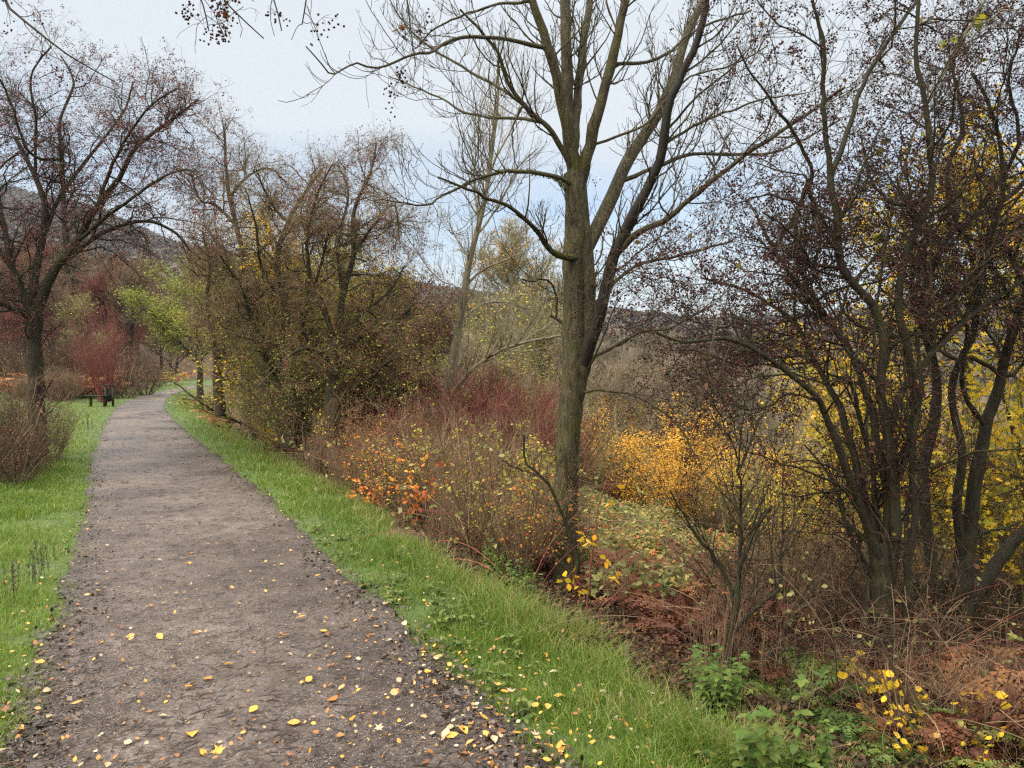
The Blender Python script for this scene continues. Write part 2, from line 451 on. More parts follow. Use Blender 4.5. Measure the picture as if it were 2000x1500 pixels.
RIDGE = np.array([(-1500, 300), (-400, 380), (0, 400), (200, 440), (350, 508), (450, 545), (600, 590), (760, 628), (880, 662), (1000, 680), (1200, 700), (1340, 704), (1430, 668), (1600, 640), (1800, 604), (2000, 545), (2500, 500), (3500, 450)], float)
DZ = np.array([(0, 0), (.8, -.05), (1.4, -.18), (2.2, -.42), (4, -.78), (8, -1.65), (12, -3.0), (20, -5.8), (40, -10.5), (80, -14), (200, -17), (9000, -17)], float)
def zt(x, y):
    x = np.asarray(x, float); y = np.asarray(y, float)
    r_ = np.hypot(x, y)
    a = dR(x, y); b = dL(x, y)
    z = np.interp(a, DZ[:, 0], DZ[:, 1])
    z = z + smoothstep(1.0, 6, a) * sn(x, y, .9, 3) * .10 + smoothstep(6, 25, a) * sn(x, y, .25, 4) * .5
    zl = smoothstep(.3, 3, b) * .06 + np.maximum(b - 13, 0) * .16 * smoothstep(13, 30, b)
    zl = np.minimum(zl, 60)
    z = z + np.where(b > 0, zl + smoothstep(.2, 1.5, b) * sn(x, y, 1.4, 5) * .04, 0)
    # the hills round the valley
    px = 1000 + F * np.clip(x / np.maximum(y, 1e-3), -2.5, 2.5)
    px = np.where(y > 1, px, np.where(x > 0, 3500, -1500))
    R1 = 1150.
    H = (712 - np.interp(px, RIDGE[:, 0], RIDGE[:, 1])) / F * R1 * np.minimum(y / np.maximum(r_, 1), 1).clip(.3, 1)
    hs_ = smoothstep(330, R1, r_)
    z = z * (1 - hs_) + (H + sn(x, y, .012, 8) * 5) * hs_
    return z

def build_ground():
    n = 560
    u = np.linspace(-1, 1, n)
    A = 1750 / math.sinh(7.4)
    g = A * np.sinh(7.4 * u)
    X, Y = np.meshgrid(g, g + 6, indexing='ij')
    Z = zt(X, Y)
    on = (dR(X, Y) < -.06) & (dL(X, Y) < -.06)
    Z = np.where(on, Z - .05, Z)
    r_ = np.hypot(X, Y)
    a = dR(X, Y); b = dL(X, Y)
    V = np.stack([X, Y, Z], -1).reshape(-1, 3)
    i = np.arange(n * n).reshape(n, n)
    Fq = np.stack([i[:-1, :-1], i[1:, :-1], i[1:, 1:], i[:-1, 1:]], -1).reshape(-1, 4)
    me = mesh_from("ground", V, [Fq], None, True)
    # land cover: turf, woodland floor, pasture
    turf = np.where(a > -.3, smoothstep(1.0, .7, a + .15 * sn(X, Y, 2.2, 6)), smoothstep(17, 13, b))
    fld = smoothstep(70, 90, a) * ((sn(X, Y, .011, 9) > -.05) | (X > .3 * Y)) * smoothstep(900, 700, r_)
    fld = np.where(fld > .5, .5 + .5 * (sn(X, Y, .02, 19) > 0), 0)
    C = np.stack([turf, fld, smoothstep(300, 700, r_), np.ones_like(turf)], -1).reshape(-1, 4)
    at = me.attributes.new("cover", 'FLOAT_COLOR', 'POINT'); at.data.foreach_set("color", C.astype(np.float32).ravel())
    m, nn, l = mat_new('ground_cover')
    o = nn("ShaderNodeOutputMaterial"); pb = nn("ShaderNodeBsdfPrincipled"); pb.inputs['Roughness'].default_value = .85
    ac = nn("ShaderNodeAttribute"); ac.attribute_name = "cover"; sp = nn("ShaderNodeSeparateColor"); l(ac.outputs['Color'], sp.inputs[0])
    tcn = nn("ShaderNodeTexCoord")
    na = nn("ShaderNodeTexNoise"); na.inputs['Scale'].default_value = 9; na.inputs['Detail'].default_value = 9; na.inputs['Roughness'].default_value = .7; l(tcn.outputs['Object'], na.inputs['Vector'])
    nb = nn("ShaderNodeTexNoise"); nb.inputs['Scale'].default_value = .035; nb.inputs['Detail'].default_value = 10; nb.inputs['Roughness'].default_value = .68; l(tcn.outputs['Object'], nb.inputs['Vector'])
    litter = ramp(nn, [(.3, (.022, .014, .009)), (.5, (.075, .042, .020)), (.7, (.16, .085, .036))]); l(na.outputs['Fac'], litter.inputs[0])
    turfc = ramp(nn, [(.3, (.030, .045, .010)), (.7, (.075, .13, .022))]); l(na.outputs['Fac'], turfc.inputs[0])
    moor = ramp(nn, [(.35, (.05, .05, .05)), (.5, (.095, .085, .07)), (.65, (.13, .12, .08))]); l(nb.outputs['Fac'], moor.inputs[0])
    past = ramp(nn, [(.35, (.10, .17, .05)), (.65, (.17, .24, .08))]); l(nb.outputs['Fac'], past.inputs[0])
    def mixc(f, a_, b_):
        q = nn("ShaderNodeMix"); q.data_type = 'RGBA'; l(f, q.inputs['Factor']); l(a_, q.inputs['A']); l(b_, q.inputs['B']); return q.outputs['Result']
    c = mixc(sp.outputs[2], litter.outputs[0], moor.outputs[0])
    c = mixc(sp.outputs[1], c, past.outputs[0])
    c = mixc(sp.outputs[0], c, turfc.outputs[0])
    l(c, pb.inputs['Base Color'])
    bp = nn("ShaderNodeBump"); bp.inputs['Distance'].default_value = .03; bp.inputs['Strength'].default_value = .8; l(na.outputs['Fac'], bp.inputs['Height']); l(bp.outputs[0], pb.inputs['Normal'])
    l(pb.outputs[0], o.inputs[0])
    tag(obj("ground", me, m), kind="structure")
build_ground()

def build_path():
    ns, nw = 700, 46
    t = np.linspace(0, len(LG) - 1, ns) ** 1.0
    # denser rows close to the camera
    k = np.arange(len(LG)); Lx = np.stack([np.interp(t, k, LG[:, i]) for i in (0, 1)], 1); Rx = np.stack([np.interp(t, k, RG[:, i]) for i in (0, 1)], 1)
    w = np.linspace(-.06, 1.06, nw)
    Q = Lx[:, None] * (1 - w)[None, :, None] + Rx[:, None] * w[None, :, None]
    X, Y = Q[..., 0], Q[..., 1]
    ed = np.abs(np.linspace(-1, 1, nw))[None, :]
    z = .012 - .03 * smoothstep(.93, 1.0, ed + .05 * sn(X, Y, 5, 12)) * np.ones_like(X) + .006 * sn(X, Y, 3.1, 13) + .004 * sn(X, Y, 9, 14) + .010 * (1 - ed ** 2)
    V = np.stack([X, Y, z], -1).reshape(-1, 3)
    i = np.arange(ns * nw).reshape(ns, nw)
    Fq = np.stack([i[:-1, :-1], i[:-1, 1:], i[1:, 1:], i[1:, :-1]], -1).reshape(-1, 4)
    me = mesh_from("path", V, [Fq], np.broadcast_to(ed, (ns, nw)), True)
    m, nn, l = mat_new('damp_gravel')
    o = nn("ShaderNodeOutputMaterial"); pb = nn("ShaderNodeBsdfPrincipled")
    tcn = nn("ShaderNodeTexCoord")
    def noise(s, d=6, ro=.6):
        q = nn("ShaderNodeTexNoise"); q.inputs['Scale'].default_value = s; q.inputs['Detail'].default_value = d; q.inputs['Roughness'].default_value = ro
        l(tcn.outputs['Object'], q.inputs['Vector']); return q
    fine = noise(55, 8, .75); mid = noise(5.5, 6, .6); big = noise(.8, 4, .5)
    c1 = ramp(nn, [(.30, (.030, .021, .017)), (.5, (.090, .073, .065)), (.70, (.200, .172, .156))]); l(fine.outputs['Fac'], c1.inputs[0])
    c2 = ramp(nn, [(.3, (.62, .58, .56)), (.7, (1.22, 1.2, 1.2))]); l(mid.outputs['Fac'], c2.inputs[0])
    c3 = ramp(nn, [(.35, (.66, .62, .60)), (.65, (1.25, 1.25, 1.26))]); l(big.outputs['Fac'], c3.inputs[0])
    def mul(a_, b_, f=1.0):
        q = nn("ShaderNodeMix"); q.data_type = 'RGBA'; q.blend_type = 'MULTIPLY'; q.inputs['Factor'].default_value = f; l(a_, q.inputs['A']); l(b_, q.inputs['B']); return q.outputs['Result']
    c = mul(mul(c1.outputs[0], c2.outputs[0]), c3.outputs[0])
    # soil washes in along both edges
    at = nn("ShaderNodeAttribute"); at.attribute_name = "v"
    ad = nn("ShaderNodeMath"); ad.operation = 'MULTIPLY_ADD'; ad.inputs[1].default_value = .35; l(mid.outputs['Fac'], ad.inputs[0]); l(at.outputs['Fac'], ad.inputs[2])
    er = nn("ShaderNodeMapRange"); er.inputs['From Min'].default_value = 1.0; er.inputs['From Max'].default_value = 1.18; er.inputs['To Max'].default_value = .75; l(ad.outputs[0], er.inputs['Value'])
    q = nn("ShaderNodeMix"); q.data_type = 'RGBA'; l(er.outputs[0], q.inputs['Factor']); l(c, q.inputs['A']); q.inputs['B'].default_value = (.030, .024, .020, 1)
    l(q.outputs['Result'], pb.inputs['Base Color'])
    rr = nn("ShaderNodeMapRange"); rr.inputs['From Min'].default_value = .35; rr.inputs['From Max'].default_value = .65; rr.inputs['To Min'].default_value = .30; rr.inputs['To Max'].default_value = .65
    l(big.outputs['Fac'], rr.inputs['Value']); l(rr.outputs[0], pb.inputs['Roughness']); pb.inputs['Specular IOR Level'].default_value = .45
    vo = nn("ShaderNodeTexVoronoi"); vo.inputs['Scale'].default_value = 90; l(tcn.outputs['Object'], vo.inputs['Vector'])
    b1 = nn("ShaderNodeBump"); b1.inputs['Distance'].default_value = .012; b1.inputs['Strength'].default_value = .8; l(fine.outputs['Fac'], b1.inputs['Height'])
    b2 = nn("ShaderNodeBump"); b2.inputs['Distance'].default_value = .03; b2.inputs['Strength'].default_value = .22; l(mid.outputs['Fac'], b2.inputs['Height']); l(b2.outputs[0], b1.inputs['Normal'])
    l(b1.outputs[0], pb.inputs['Normal']); l(pb.outputs[0], o.inputs[0])
    tag(obj("path", me, m), kind="structure")
build_path()

def in_view(x, y, m=1.15, z=0):
    return (y > .6) & (np.abs(x) < (y * 1000 / F) * m + .35)

# ------------------------------------------------------------------ grass, litter and stones (nobody could count them)
def blades(g, r, x, y, z, h, w, val, lean=.45):
    n = len(x)
    az = r.uniform(0, 6.283, n); ln = np.abs(r.normal(0, lean, n)) * h
    dx, dy = np.cos(az) * ln, np.sin(az) * ln
    aw = r.uniform(0, 6.283, n); wx, wy = np.cos(aw) * w / 2, np.sin(aw) * w / 2
    p0 = np.stack([x, y, z - .01], 1); W = np.stack([wx, wy, np.zeros(n)], 1)
    m_ = p0 + np.stack([dx * .35, dy * .35, h * .6], 1); tp = p0 + np.stack([dx, dy, h * r.uniform(.8, 1, n)], 1)
    V = np.stack([p0 - W, p0 + W, m_ + W * .8, m_ - W * .8, tp], 1)
    b = (np.arange(n) * 5)[:, None]
    g.add(V.reshape(-1, 3), [np.array([[0, 1, 2, 3]]) + b, np.array([[3, 2, 4]]) + b], np.repeat(val, 5))

def ray_ground(r, n, y0, y1, x0=-50, x1=2050):
    """random ground points of roughly even density in the picture"""
    px = r.uniform(x0, x1, n); s = r.uniform(0, 1, n) ** 1.25
    inv = 1 / y1 + (1 / y0 - 1 / y1) * s
    Y = 1 / inv
    X = (px - 1000) / F * Y * 1.12
    return X, Y

def build_grass():
    r = rng(11); g = Geo()
    for (n, y0, y1) in ((420000, 2.3, 12), (330000, 8, 60)):
        x, y = ray_ground(r, n, y0, y1, -120, 1900)
        a, b = dR(x, y), dL(x, y)
        e = sn(x, y, 4.5, 21) * .10 + sn(x, y, 17, 22) * .05
        okR = (a > -.04 + e) & (a < .84 + sn(x, y, 2.2, 6) * .14 + .03 * y)
        okL = (b > -.04 + e) & (b < 15.5)
        k = okR | okL
        x, y, a, b = x[k], y[k], a[k], b[k]
        cl = sn(x, y, 3.2, 23) * .5 + sn(x, y, 11, 24) * .5
        d_ = np.where(a > 0, a, b)
        # thin out at the very edge where soil shows
        keep = r.random(len(x)) < (smoothstep(-.16, .16, d_ + .12 * cl) * .92 + .06) * (1 - .75 * smoothstep(.35, .75, sn(x, y, 2.7, 27)))
        x, y, a, b, cl, d_ = x[keep], y[keep], a[keep], b[keep], cl[keep], d_[keep]
        h = (.04 + .055 * smoothstep(0, .7, d_)) * (1 + .55 * cl) * r.uniform(.55, 1.35, len(x))
        h = np.where((a > .6), h * (1 + .7 * smoothstep(.6, 1.1, a)), h)
        w = .0034 * np.maximum(1, (y / 4.0)) ** .75 * r.uniform(.7, 1.3, len(x))
        v = np.clip(.45 + .2 * sn(x, y, 1.1, 25) + r.normal(0, .26, len(x)), 0, .9)
        v = np.where((r.random(len(x)) < .04 + .3 * smoothstep(.6, 1.1, a)), r.uniform(.93, 1, len(x)), v)
        blades(g, r, x, y, zt(x, y), h, w, v, .75)
    x, y = ray_ground(r, 150000, 2.6, 26, 300, 2000)
    a = dR(x, y) + .25 * sn(x, y, 2.4, 61)
    k = (a > .7) & (a < 1.55) & (r.random(len(x)) < .40 * smoothstep(1.5, .9, a)); x, y = x[k], y[k]; n = len(x)
    h = r.uniform(.06, .17, n) * (1 + .4 * sn(x, y, 3.3, 62)); w = .0032 * np.maximum(1, y / 4.0) ** .75 * r.uniform(.7, 1.3, n)
    blades(g, r, x, y, zt(x, y), h, w, np.where(r.random(n) < .38, r.uniform(.93, 1, n), r.uniform(.1, .8, n)), .9)
    me = g.mesh("grass")
    tag(obj("grass", me, M['grass']), "short green grass covering the verges and the meadow", "grass", kind="stuff")
build_grass()

def build_clutter():
    r = rng(31)
    # rotting leaves and crumbs of soil along both edges
    g = Geo(); x, y = ray_ground(r, 90000, 2.3, 34, -50, 1500)
    a, b = dR(x, y), dL(x, y)
    e = np.maximum(a, b) + .05 * sn(x, y, 6, 33)
    k = (e > -.26) & (e < .14) & (r.random(len(x)) < .9 - 3 * np.abs(e + .03))
    x, y = x[k], y[k]; n = len(x)
    X, Y, Z = frames(r, n, 0, 2.2)
    g.scatter(*LEAF4, np.stack([x, y, np.maximum(zt(x, y), 0) + r.uniform(.004, .03, n)], 1), X, Y, Z, r.uniform(.015, .045, n) * np.maximum(1, y / 8) ** .4, r.random(n))
    tag(obj("leaf_litter", g.mesh("leaf_litter"), M['litter']), "dark rotting leaf litter along the path edges", "leaf litter", kind="stuff")
    # broken twigs trodden into the gravel
    g = Geo(); x, y = ray_ground(r, 15000, 2.3, 26, -50, 1300)
    k = (dR(x, y) < .02) & (dL(x, y) < .02); x, y = x[k], y[k]; n = len(x)
    az = r.normal(.4, .9, n); ln = r.uniform(.015, .085, n) * np.maximum(1, y / 7) ** .5; d = np.stack([np.cos(az), np.sin(az), np.zeros(n)], 1)
    p = np.stack([x, y, np.full(n, .026) + r.uniform(0, .006, n)], 1)
    bend = np.stack([-d[:, 1], d[:, 0], np.zeros(n)], 1) * (r.normal(0, .12, n) * ln)[:, None]
    pts = np.stack([p, p + d * (ln / 2)[:, None] + bend, p + d * ln[:, None]], 1)
    g.tubes(pts, np.repeat((r.uniform(.0010, .0026, n) * np.maximum(1, y / 6) ** .6)[:, None], 3, 1), 3)
    tag(obj("twig_litter", g.mesh("twig_litter"), M['litter']), "broken dark twigs trodden into the gravel path", "twigs", kind="stuff")
    # grit
    g = Geo(); x, y = ray_ground(r, 60000, 2.3, 20, -50, 1300)
    k = (dR(x, y) < .05) & (dL(x, y) < .05); x, y = x[k], y[k]; n = len(x)
    X, Y, Z = frames(r, n)
    g.scatter(*OCTA, np.stack([x, y, np.full(n, .021)], 1), X, Y, Z, np.stack([r.uniform(.003, .010, n) for _ in range(3)], 1), r.random(n))
    m = leafmat('grit', [(0, (.05, .04, .036)), (.6, (.16, .13, .12)), (1, (.42, .38, .34))], trans=0, rough=.6)
    tag(obj("gravel", g.mesh("gravel"), m), "loose grit on the path surface", "gravel", kind="stuff")
    # small leaves and scraps, the ones too many to count
    g = Geo(); x, y = ray_ground(r, 10000, 2.4, 24, -50, 1500)
    a, b = dR(x, y), dL(x, y); k = (b < .5) & (a < 1.1) & (r.random(len(x)) < .20 + .55 * np.exp(-np.abs(a) * 4)) & (y < 9 + r.normal(0, 3, len(x))); x, y = x[k], y[k]; n = len(x)
    X, Y, Z = frames(r, n, 0, 3.0)
    zz = np.where((dR(x, y) > 0.05) | (dL(x, y) > .05), zt(x, y) + .05, .032)
    v = np.where(r.random(n) < .45, r.uniform(0, .3, n), r.uniform(.3, 1, n))
    g.scatter(*LEAF8, np.stack([x, y, zz], 1), X, Y, Z * .6, r.uniform(.012, .028, n), v)
    tag(obj("leaf_scraps", g.mesh("leaf_scraps"), M['fallen']), "small torn leaf scraps scattered over path and verge", "leaf scraps", kind="stuff")
build_clutter()

def build_fallen():
    r = rng(41)
    variants = []
    for i in range(30):
        g = Geo(); TV, TF = (LEAF8 if (i % 4 or i < 20) else MAPLE)
        TV = TV.copy(); TV[:, 1] *= r.uniform(.85, 1.35); TV[:, 2] += TV[:, 1] ** 2 * r.uniform(-.4, .9) + (TV[:, 0] - .5) ** 2 * r.uniform(0, .8)
        TV = TV - [.5, 0, 0]
        v = (i % 10) / 9.0
        g.scatter(TV, TF, np.zeros((1, 3)), np.array([[1., 0, 0]]), np.array([[0, 1., 0]]), np.array([[0, 0, 1.]]), np.array([[1., 1, 1]]), np.array([v]))
        # stalk
        g.tubes(np.array([[[-.5, 0, 0], [-.68, .03, 0], [-.85, .1, .02]]]), np.array([[.018, .014, .01]]), 3, np.array([v]))
        me = g.mesh("fallen_leaf"); me.materials.append(M['fallen'])
        variants.append((me, ['russet', 'rusty orange', 'deep orange', 'orange', 'golden yellow', 'bright yellow', 'tan', 'pale tan', 'cream', 'bleached cream'][i % 10], 'lobed' if (i % 4 == 0 and i >= 20) else 'oval'))
    hand = [(44, 1440, 5), (150, 1385, 6), (78, 1310, 3), (590, 1215, 4), (632, 1242, 5), (604, 1340, 4), (556, 1252, 2), (650, 1378, 1), (495, 1400, 4), (574, 1425, 3), (375, 1448, 5), (425, 1480, 4), (398, 1485, 5), (405, 1338, 2), (370, 1107, 4), (368, 1355, 3), (740, 1438, 8), (650, 1052, 7), (1000, 1362, 8), (945, 1415, 4), (1090, 1365, 5), (855, 1297, 6), (905, 1440, 5), (910, 1305, 4), (800, 1430, 9), (965, 1458, 8), (1010, 1452, 3), (985, 1365, 3), (870, 1448, 8), (1070, 1390, 5), (1045, 1388, 5), (1095, 1475, 3), (882, 1450, 5), (760, 1262, 8), (790, 1230, 8), (835, 1325, 4), (770, 1365, 6), (690, 1418, 3), (252, 1318, 8), (445, 1310, 4), (255, 1252, 5), (312, 1253, 5), (1045, 1450, 8), (955, 1475, 9)]
    spots = []
    for px, py, v in hand:
        q = ground0(px, py); spots.append((q[0], q[1], v, r.uniform(.042, .060)))
    while len(spots) < 290:
        x, y = ray_ground(r, 1, 2.45, 13, 0, 1500); x, y = x[0], y[0]
        a, b = float(dR(x, y)), float(dL(x, y))
        if a > 1.0 or b > .35: continue
        p_ = .13 + .8 * math.exp(-abs(a + .05) * 4.5) + .35 * math.exp(-abs(b) * 4)
        if r.random() > p_ * (1.25 - y / 12): continue
        spots.append((x, y, int(r.choice([0, 0, 0, 1, 1, 2, 3, 4, 5, 6, 6, 6, 6, 7, 7, 8, 9])), r.uniform(.020, .042)))
    for x, y, v, s in spots:
        k = v + 10 * int(r.integers(0, 3))
        me, cname, shape = variants[k]
        a, b = float(dR(x, y)), float(dL(x, y))
        o = obj("fallen_leaf", me, None)
        on = a < 0 and b < 0
        z = .034 if on else float(zt(x, y)) + .045
        o.location = (float(x), float(y), z)
        o.rotation_euler = (r.normal(0, .24), r.normal(0, .24), r.uniform(0, 6.28)); o.scale = (s, s, s)
        where = "on the gravel path" if on and a < -.25 else ("along the right edge of the path" if on else ("in the grass right of the path" if a >= 0 else "in the grass left of the path"))
        where += (" close to the camera" if y < 3.6 else (" a few steps ahead" if y < 6 else " further along"))
        tag(o, f"{cname} {shape} leaf lying {where}", "fallen leaf", "fallen leaves on path and verge")
build_fallen()

# ------------------------------------------------------------------ big trees traced limb by limb
def berries(g, r, twigs, n, size=(.008, .012), stalk=.02, clump=3):
    """haws hang in little bunches on short stalks"""
    c = along(r, twigs, n // clump, (.3, 1.))
    c = np.repeat(c, clump, 0); m = len(c)
    off = r.normal(size=(m, 3)) * stalk * .7; off[:, 2] -= stalk * .8
    X, Y, Z = frames(r, m)
    g.scatter(*OCTA, c + off, X, Y, Z, r.uniform(size[0], size[1], m) * 1.05, r.random(m))
    return c, c + off

def make_tree(name, label, cat, limbs, barkm, twigm, levels, seed, sides=9, twig_sides=3, fruit=0, leaves=None, fsize=(.008, .012), group=None, extra=None, limb_part="trunk", wig_limb=0, darkl=None, rootat=None, fstalk=.02, bmat='berry'):
    r = rng(seed)
    root_p = limbs[0][0][0].copy() if rootat is None else np.array(rootat)
    t = thing(name, label, cat, root_p, group)
    pts, rad = stack(limbs)
    n0 = len(limbs)
    fall = np.clip(1 - np.linspace(0, 1, pts.shape[1]) / .35, 0, 1)[:, None] ** 1.5
    for i in range(1, n0):              # every limb springs from the nearest one before it
        q = pts[:i].reshape(-1, 3); dd = np.linalg.norm(q - pts[i, 0], axis=1); j = int(dd.argmin())
        if dd[j] < 1.2: pts[i] = pts[i] + fall * (q[j] - pts[i, 0])
    g = Geo(); sel = [i for i in range(n0) if not (darkl and i in darkl)]
    g.tubes(pts[sel], rad[sel], sides, r.uniform(.4, .7, len(sel)))
    obj(limb_part, g.mesh(limb_part, root_p, True), barkm, t)
    if darkl:
        g = Geo(); g.tubes(pts[darkl], rad[darkl], sides, r.uniform(.4, .7, len(darkl)))
        q = obj("limb", g.mesh("limb", root_p, True), M['dark'], t); q['label'] = "blackish wet limb rising beside the paler trunk"
    cur = (pts, rad); g = Geo(); gb = Geo(); allt = []
    for li, lv in enumerate(levels):
        lv = dict(lv); n = lv.pop('n'); own = lv.pop('from', None); bk = lv.pop('bark', False)
        src = cur if own is None else allt[own] if own >= 0 else (pts, rad)
        new = sprout(r, src[0], src[1], n, **lv)
        allt.append(new); cur = new
        (gb if bk else g).tubes(new[0], new[1], 5 if bk else twig_sides, None, r)
    if gb.n: obj("branches", gb.mesh("branches", root_p, True), barkm, t)
    obj("crown", g.mesh("crown", root_p), twigm, t)
    fine = allt[-1][0]
    if fruit:
        gf = Geo(); berries(gf, r, fine, fruit, fsize, fstalk)
        obj("berries", gf.mesh("berries", root_p), M[bmat], t)
    if leaves:
        gl = Geo()
        for (nl, tmpl, s0, s1, v0, v1, jit, mat_) in leaves:
            pos = along(r, fine, nl, (.2, 1.), jit)
            if mat_ is M['lime'] and nl > 1000:     # the last green leaves hang on low inside the crown
                pos = pos[pos[:, 2] < root_p[2] + 2.3 + r.normal(0, .5, nl)]; nl = len(pos)
            X, Y, Z = frames(r, nl, .5)
            gl2 = Geo(); gl2.scatter(*tmpl, pos, X, Y, Z, r.uniform(s0, s1, nl), r.uniform(v0, v1, nl))
            obj("leaves", gl2.mesh("leaves", root_p), mat_, t)
    return t, allt

def LB(spec, w0, w1, dep=None, K=18, wob=.006, seed=0):
    """spec of (px,py[,depth]); a single depth or (d0,d1) ramp may be given"""
    n = len(spec)
    if dep is not None:
        d0, d1 = dep if isinstance(dep, tuple) else (dep, dep)
        spec = [(p[0], p[1], d0 + (d1 - d0) * i / (n - 1)) for i, p in enumerate(spec)]
    return limb(spec, w0, w1, K, wob=wob, seed=seed + n + int(spec[0][0]))

def build_ash():
    D = 6.7
    S = [
        LB([(1106, 1225), (1104, 1120), (1104, 1000), (1108, 900), (1114, 800), (1122, 700), (1122, 600), (1122, 500), (1125, 410), (1122, 340)], 52.1, 42.0, D, 30, .004),
        LB([(1124, 800), (1140, 720), (1148, 640), (1148, 560), (1142, 480), (1136, 420), (1130, 350)], 37.0, 28.6, (D - .03, D + .02), 24, .004),
        LB([(1122, 350), (1108, 260), (1092, 170), (1068, 80), (1040, 0), (1015, -80), (995, -160)], 28.6, 10.1, (D, D - .5)),
        LB([(1116, 350), (1110, 240), (1107, 130), (1104, 20), (1100, -100), (1096, -220)], 28.6, 16.8, (D, D + .2)),
        LB([(1130, 300), (1130, 180), (1140, 90), (1150, 20), (1158, -70), (1160, -160)], 20.2, 10.1, (D, D + .7)),
        LB([(1138, 370), (1152, 290), (1172, 205), (1192, 130), (1212, 50), (1225, -40), (1240, -150)], 26.9, 12.6, (D, D - .3)),
        LB([(1160, 492), (1185, 430), (1215, 350), (1240, 290), (1280, 235), (1315, 160), (1338, 80), (1372, 0), (1410, -100)], 28.6, 13.4, (D, D + .9)),
        LB([(1135, 745), (1150, 680), (1175, 605), (1188, 545), (1200, 495), (1232, 430), (1262, 370), (1292, 300), (1300, 230), (1325, 160), (1362, 80), (1378, 10), (1385, -90)], 29, 12, (D - .05, D - .8), 26),
        LB([(1196, 500), (1245, 455), (1300, 428), (1360, 378), (1430, 322), (1500, 272), (1570, 225), (1650, 170)], 14.3, 5.0, (D - .2, D - 1.2)),
        # side branches
        LB([(1104, 372), (1085, 350), (1040, 336), (980, 336), (925, 352), (875, 378), (830, 400), (785, 396), (745, 388)], 10.4, 2.5, (D, D - 1.0)),
        LB([(1150, 500), (1095, 500), (1062, 472), (1030, 432), (985, 400), (935, 380), (900, 366), (855, 345)], 14.8, 3.4, (D, D - 1.3)),
        LB([(1106, 345), (1088, 290), (1062, 242), (1020, 205), (992, 160), (975, 110), (940, 60), (900, 20)], 13.3, 4.2, (D, D - .6)),
        LB([(1062, 85), (1000, 76), (940, 70), (880, 78), (845, 100), (800, 108), (740, 132), (690, 122), (655, 150), (630, 122), (598, 88)], 8.9, 2.5, (D - .3, D - 1.6)),
        LB([(1050, 5), (980, 6), (910, 28), (850, 55), (810, 95)], 6.7, 2.5, (D - .4, D + .3)),
        LB([(1036, 176), (990, 164), (930, 146), (885, 122), (840, 92), (802, 60), (770, 20)], 7.4, 2.5, (D - .1, D + .9)),
        LB([(1062, 243), (1010, 232), (960, 230), (905, 218), (862, 192), (800, 166), (760, 150)], 6.7, 2.5, (D - .1, D + .6)),
        LB([(1230, 352), (1275, 332), (1340, 302), (1420, 300), (1500, 302), (1565, 275), (1640, 235)], 9.6, 3.4, (D + .1, D + .9)),
        LB([(1230, 150), (1290, 120), (1340, 70), (1400, 40), (1470, 20)], 7.4, 3.4, (D, D + .5)),
        LB([(1300, 290), (1350, 250), (1420, 220), (1500, 190), (1570, 182)], 6.7, 2.5, (D - .4, D - 1.0)),
        LB([(1190, 300), (1260, 250), (1330, 160), (1420, 130), (1500, 90)], 5.9, 2.5, (D, D - .6)),
        LB([(1150, 772), (1190, 764), (1240, 772), (1290, 800), (1332, 842), (1362, 895)], 5.9, 3.4, (D - .1, D - .6)),
        LB([(1150, 712), (1200, 678), (1250, 648), (1310, 640), (1380, 600)], 8.1, 4.2, (D, D + .8)),
        LB([(1162, 606), (1200, 555), (1242, 520), (1290, 505), (1360, 490), (1430, 470)], 8.9, 4.2, (D, D + .7)),
        LB([(1099, 632), (1086, 622), (1074, 616)], 5.9, 5.1, D, 18, 0),
        LB([(1100, 600), (1082, 560), (1062, 545), (1040, 550), (1018, 545)], 5.2, 3.4, (D, D - .3)),
        LB([(1190, 640), (1205, 615), (1212, 595)], 2.2, 1.7, (D - .2, D - .3)),
        LB([(975, 110), (968, 180), (962, 260), (950, 330)], 3.7, 1.7, (D - .5, D - .8)),
        LB([(1020, 205), (1000, 260), (1010, 330)], 4.4, 1.7, (D - .3, D - .1)),
    ]
    lv = [
        dict(n=16, length=(.6, 1.3), k=9, t=(.1, .9), ang=(45, 15), wig=.16, up=.10, rf=.45, rmax=.012, rmin=.004, lt=.3, bark=True),
        dict(n=330, length=(.35, 1.0), k=9, t=(.2, 1.), ang=(45, 15), wig=.16, up=.16, rf=.42, rmax=.009, rmin=.0035, tip=.45, bark=True, **{'from': -1}),
        dict(n=2100, length=(.10, .40), k=6, t=(.15, 1.), ang=(48, 14), wig=.16, up=.26, rf=.6, rmax=.0045, rmin=.0024, tip=.7, **{'from': 1}),
        dict(n=1500, length=(.04, .12), k=3, t=(.3, 1.), ang=(40, 15), wig=.2, up=.25, rf=.8, rmax=.0032, rmin=.0020, tip=.9),
    ]
    # trunk flare and shallow buttress at the foot
    S[0][1][:5] *= np.array([1.25, 1.1, 1.04, 1.01, 1.0])
    t, a = make_tree("ash_tree", "tall bare ash with grey-green trunk and dark limb rising from the verge edge", "tree", S, M['ash'], M['ash_twig'], lv, 101, sides=12, darkl=[7])
    # black buds at the twig tips
    r = rng(5); pos = a[3][0][:, -1]; X, Y, Z = frames(r, len(pos)); g = Geo(); g.scatter(*OCTA, pos, X, Y, Z, r.uniform(.007, .011, len(pos)), r.random(len(pos)))
    obj("buds", g.mesh("buds", t.location), M['dark'], t)
    # moss cushions on trunk and lower branches
    g = Geo(); n = 5200
    q = np.concatenate([S[0][0][3:12]]); rr = S[0][1][3:12]
    i = r.integers(0, len(q) - 1, n); f = r.random(n)[:, None]
    az = r.normal(2.6, .55, n) + np.where(r.random(n) < .3, 3.1, 0); c = q[i] * (1 - f) + q[i + 1] * f
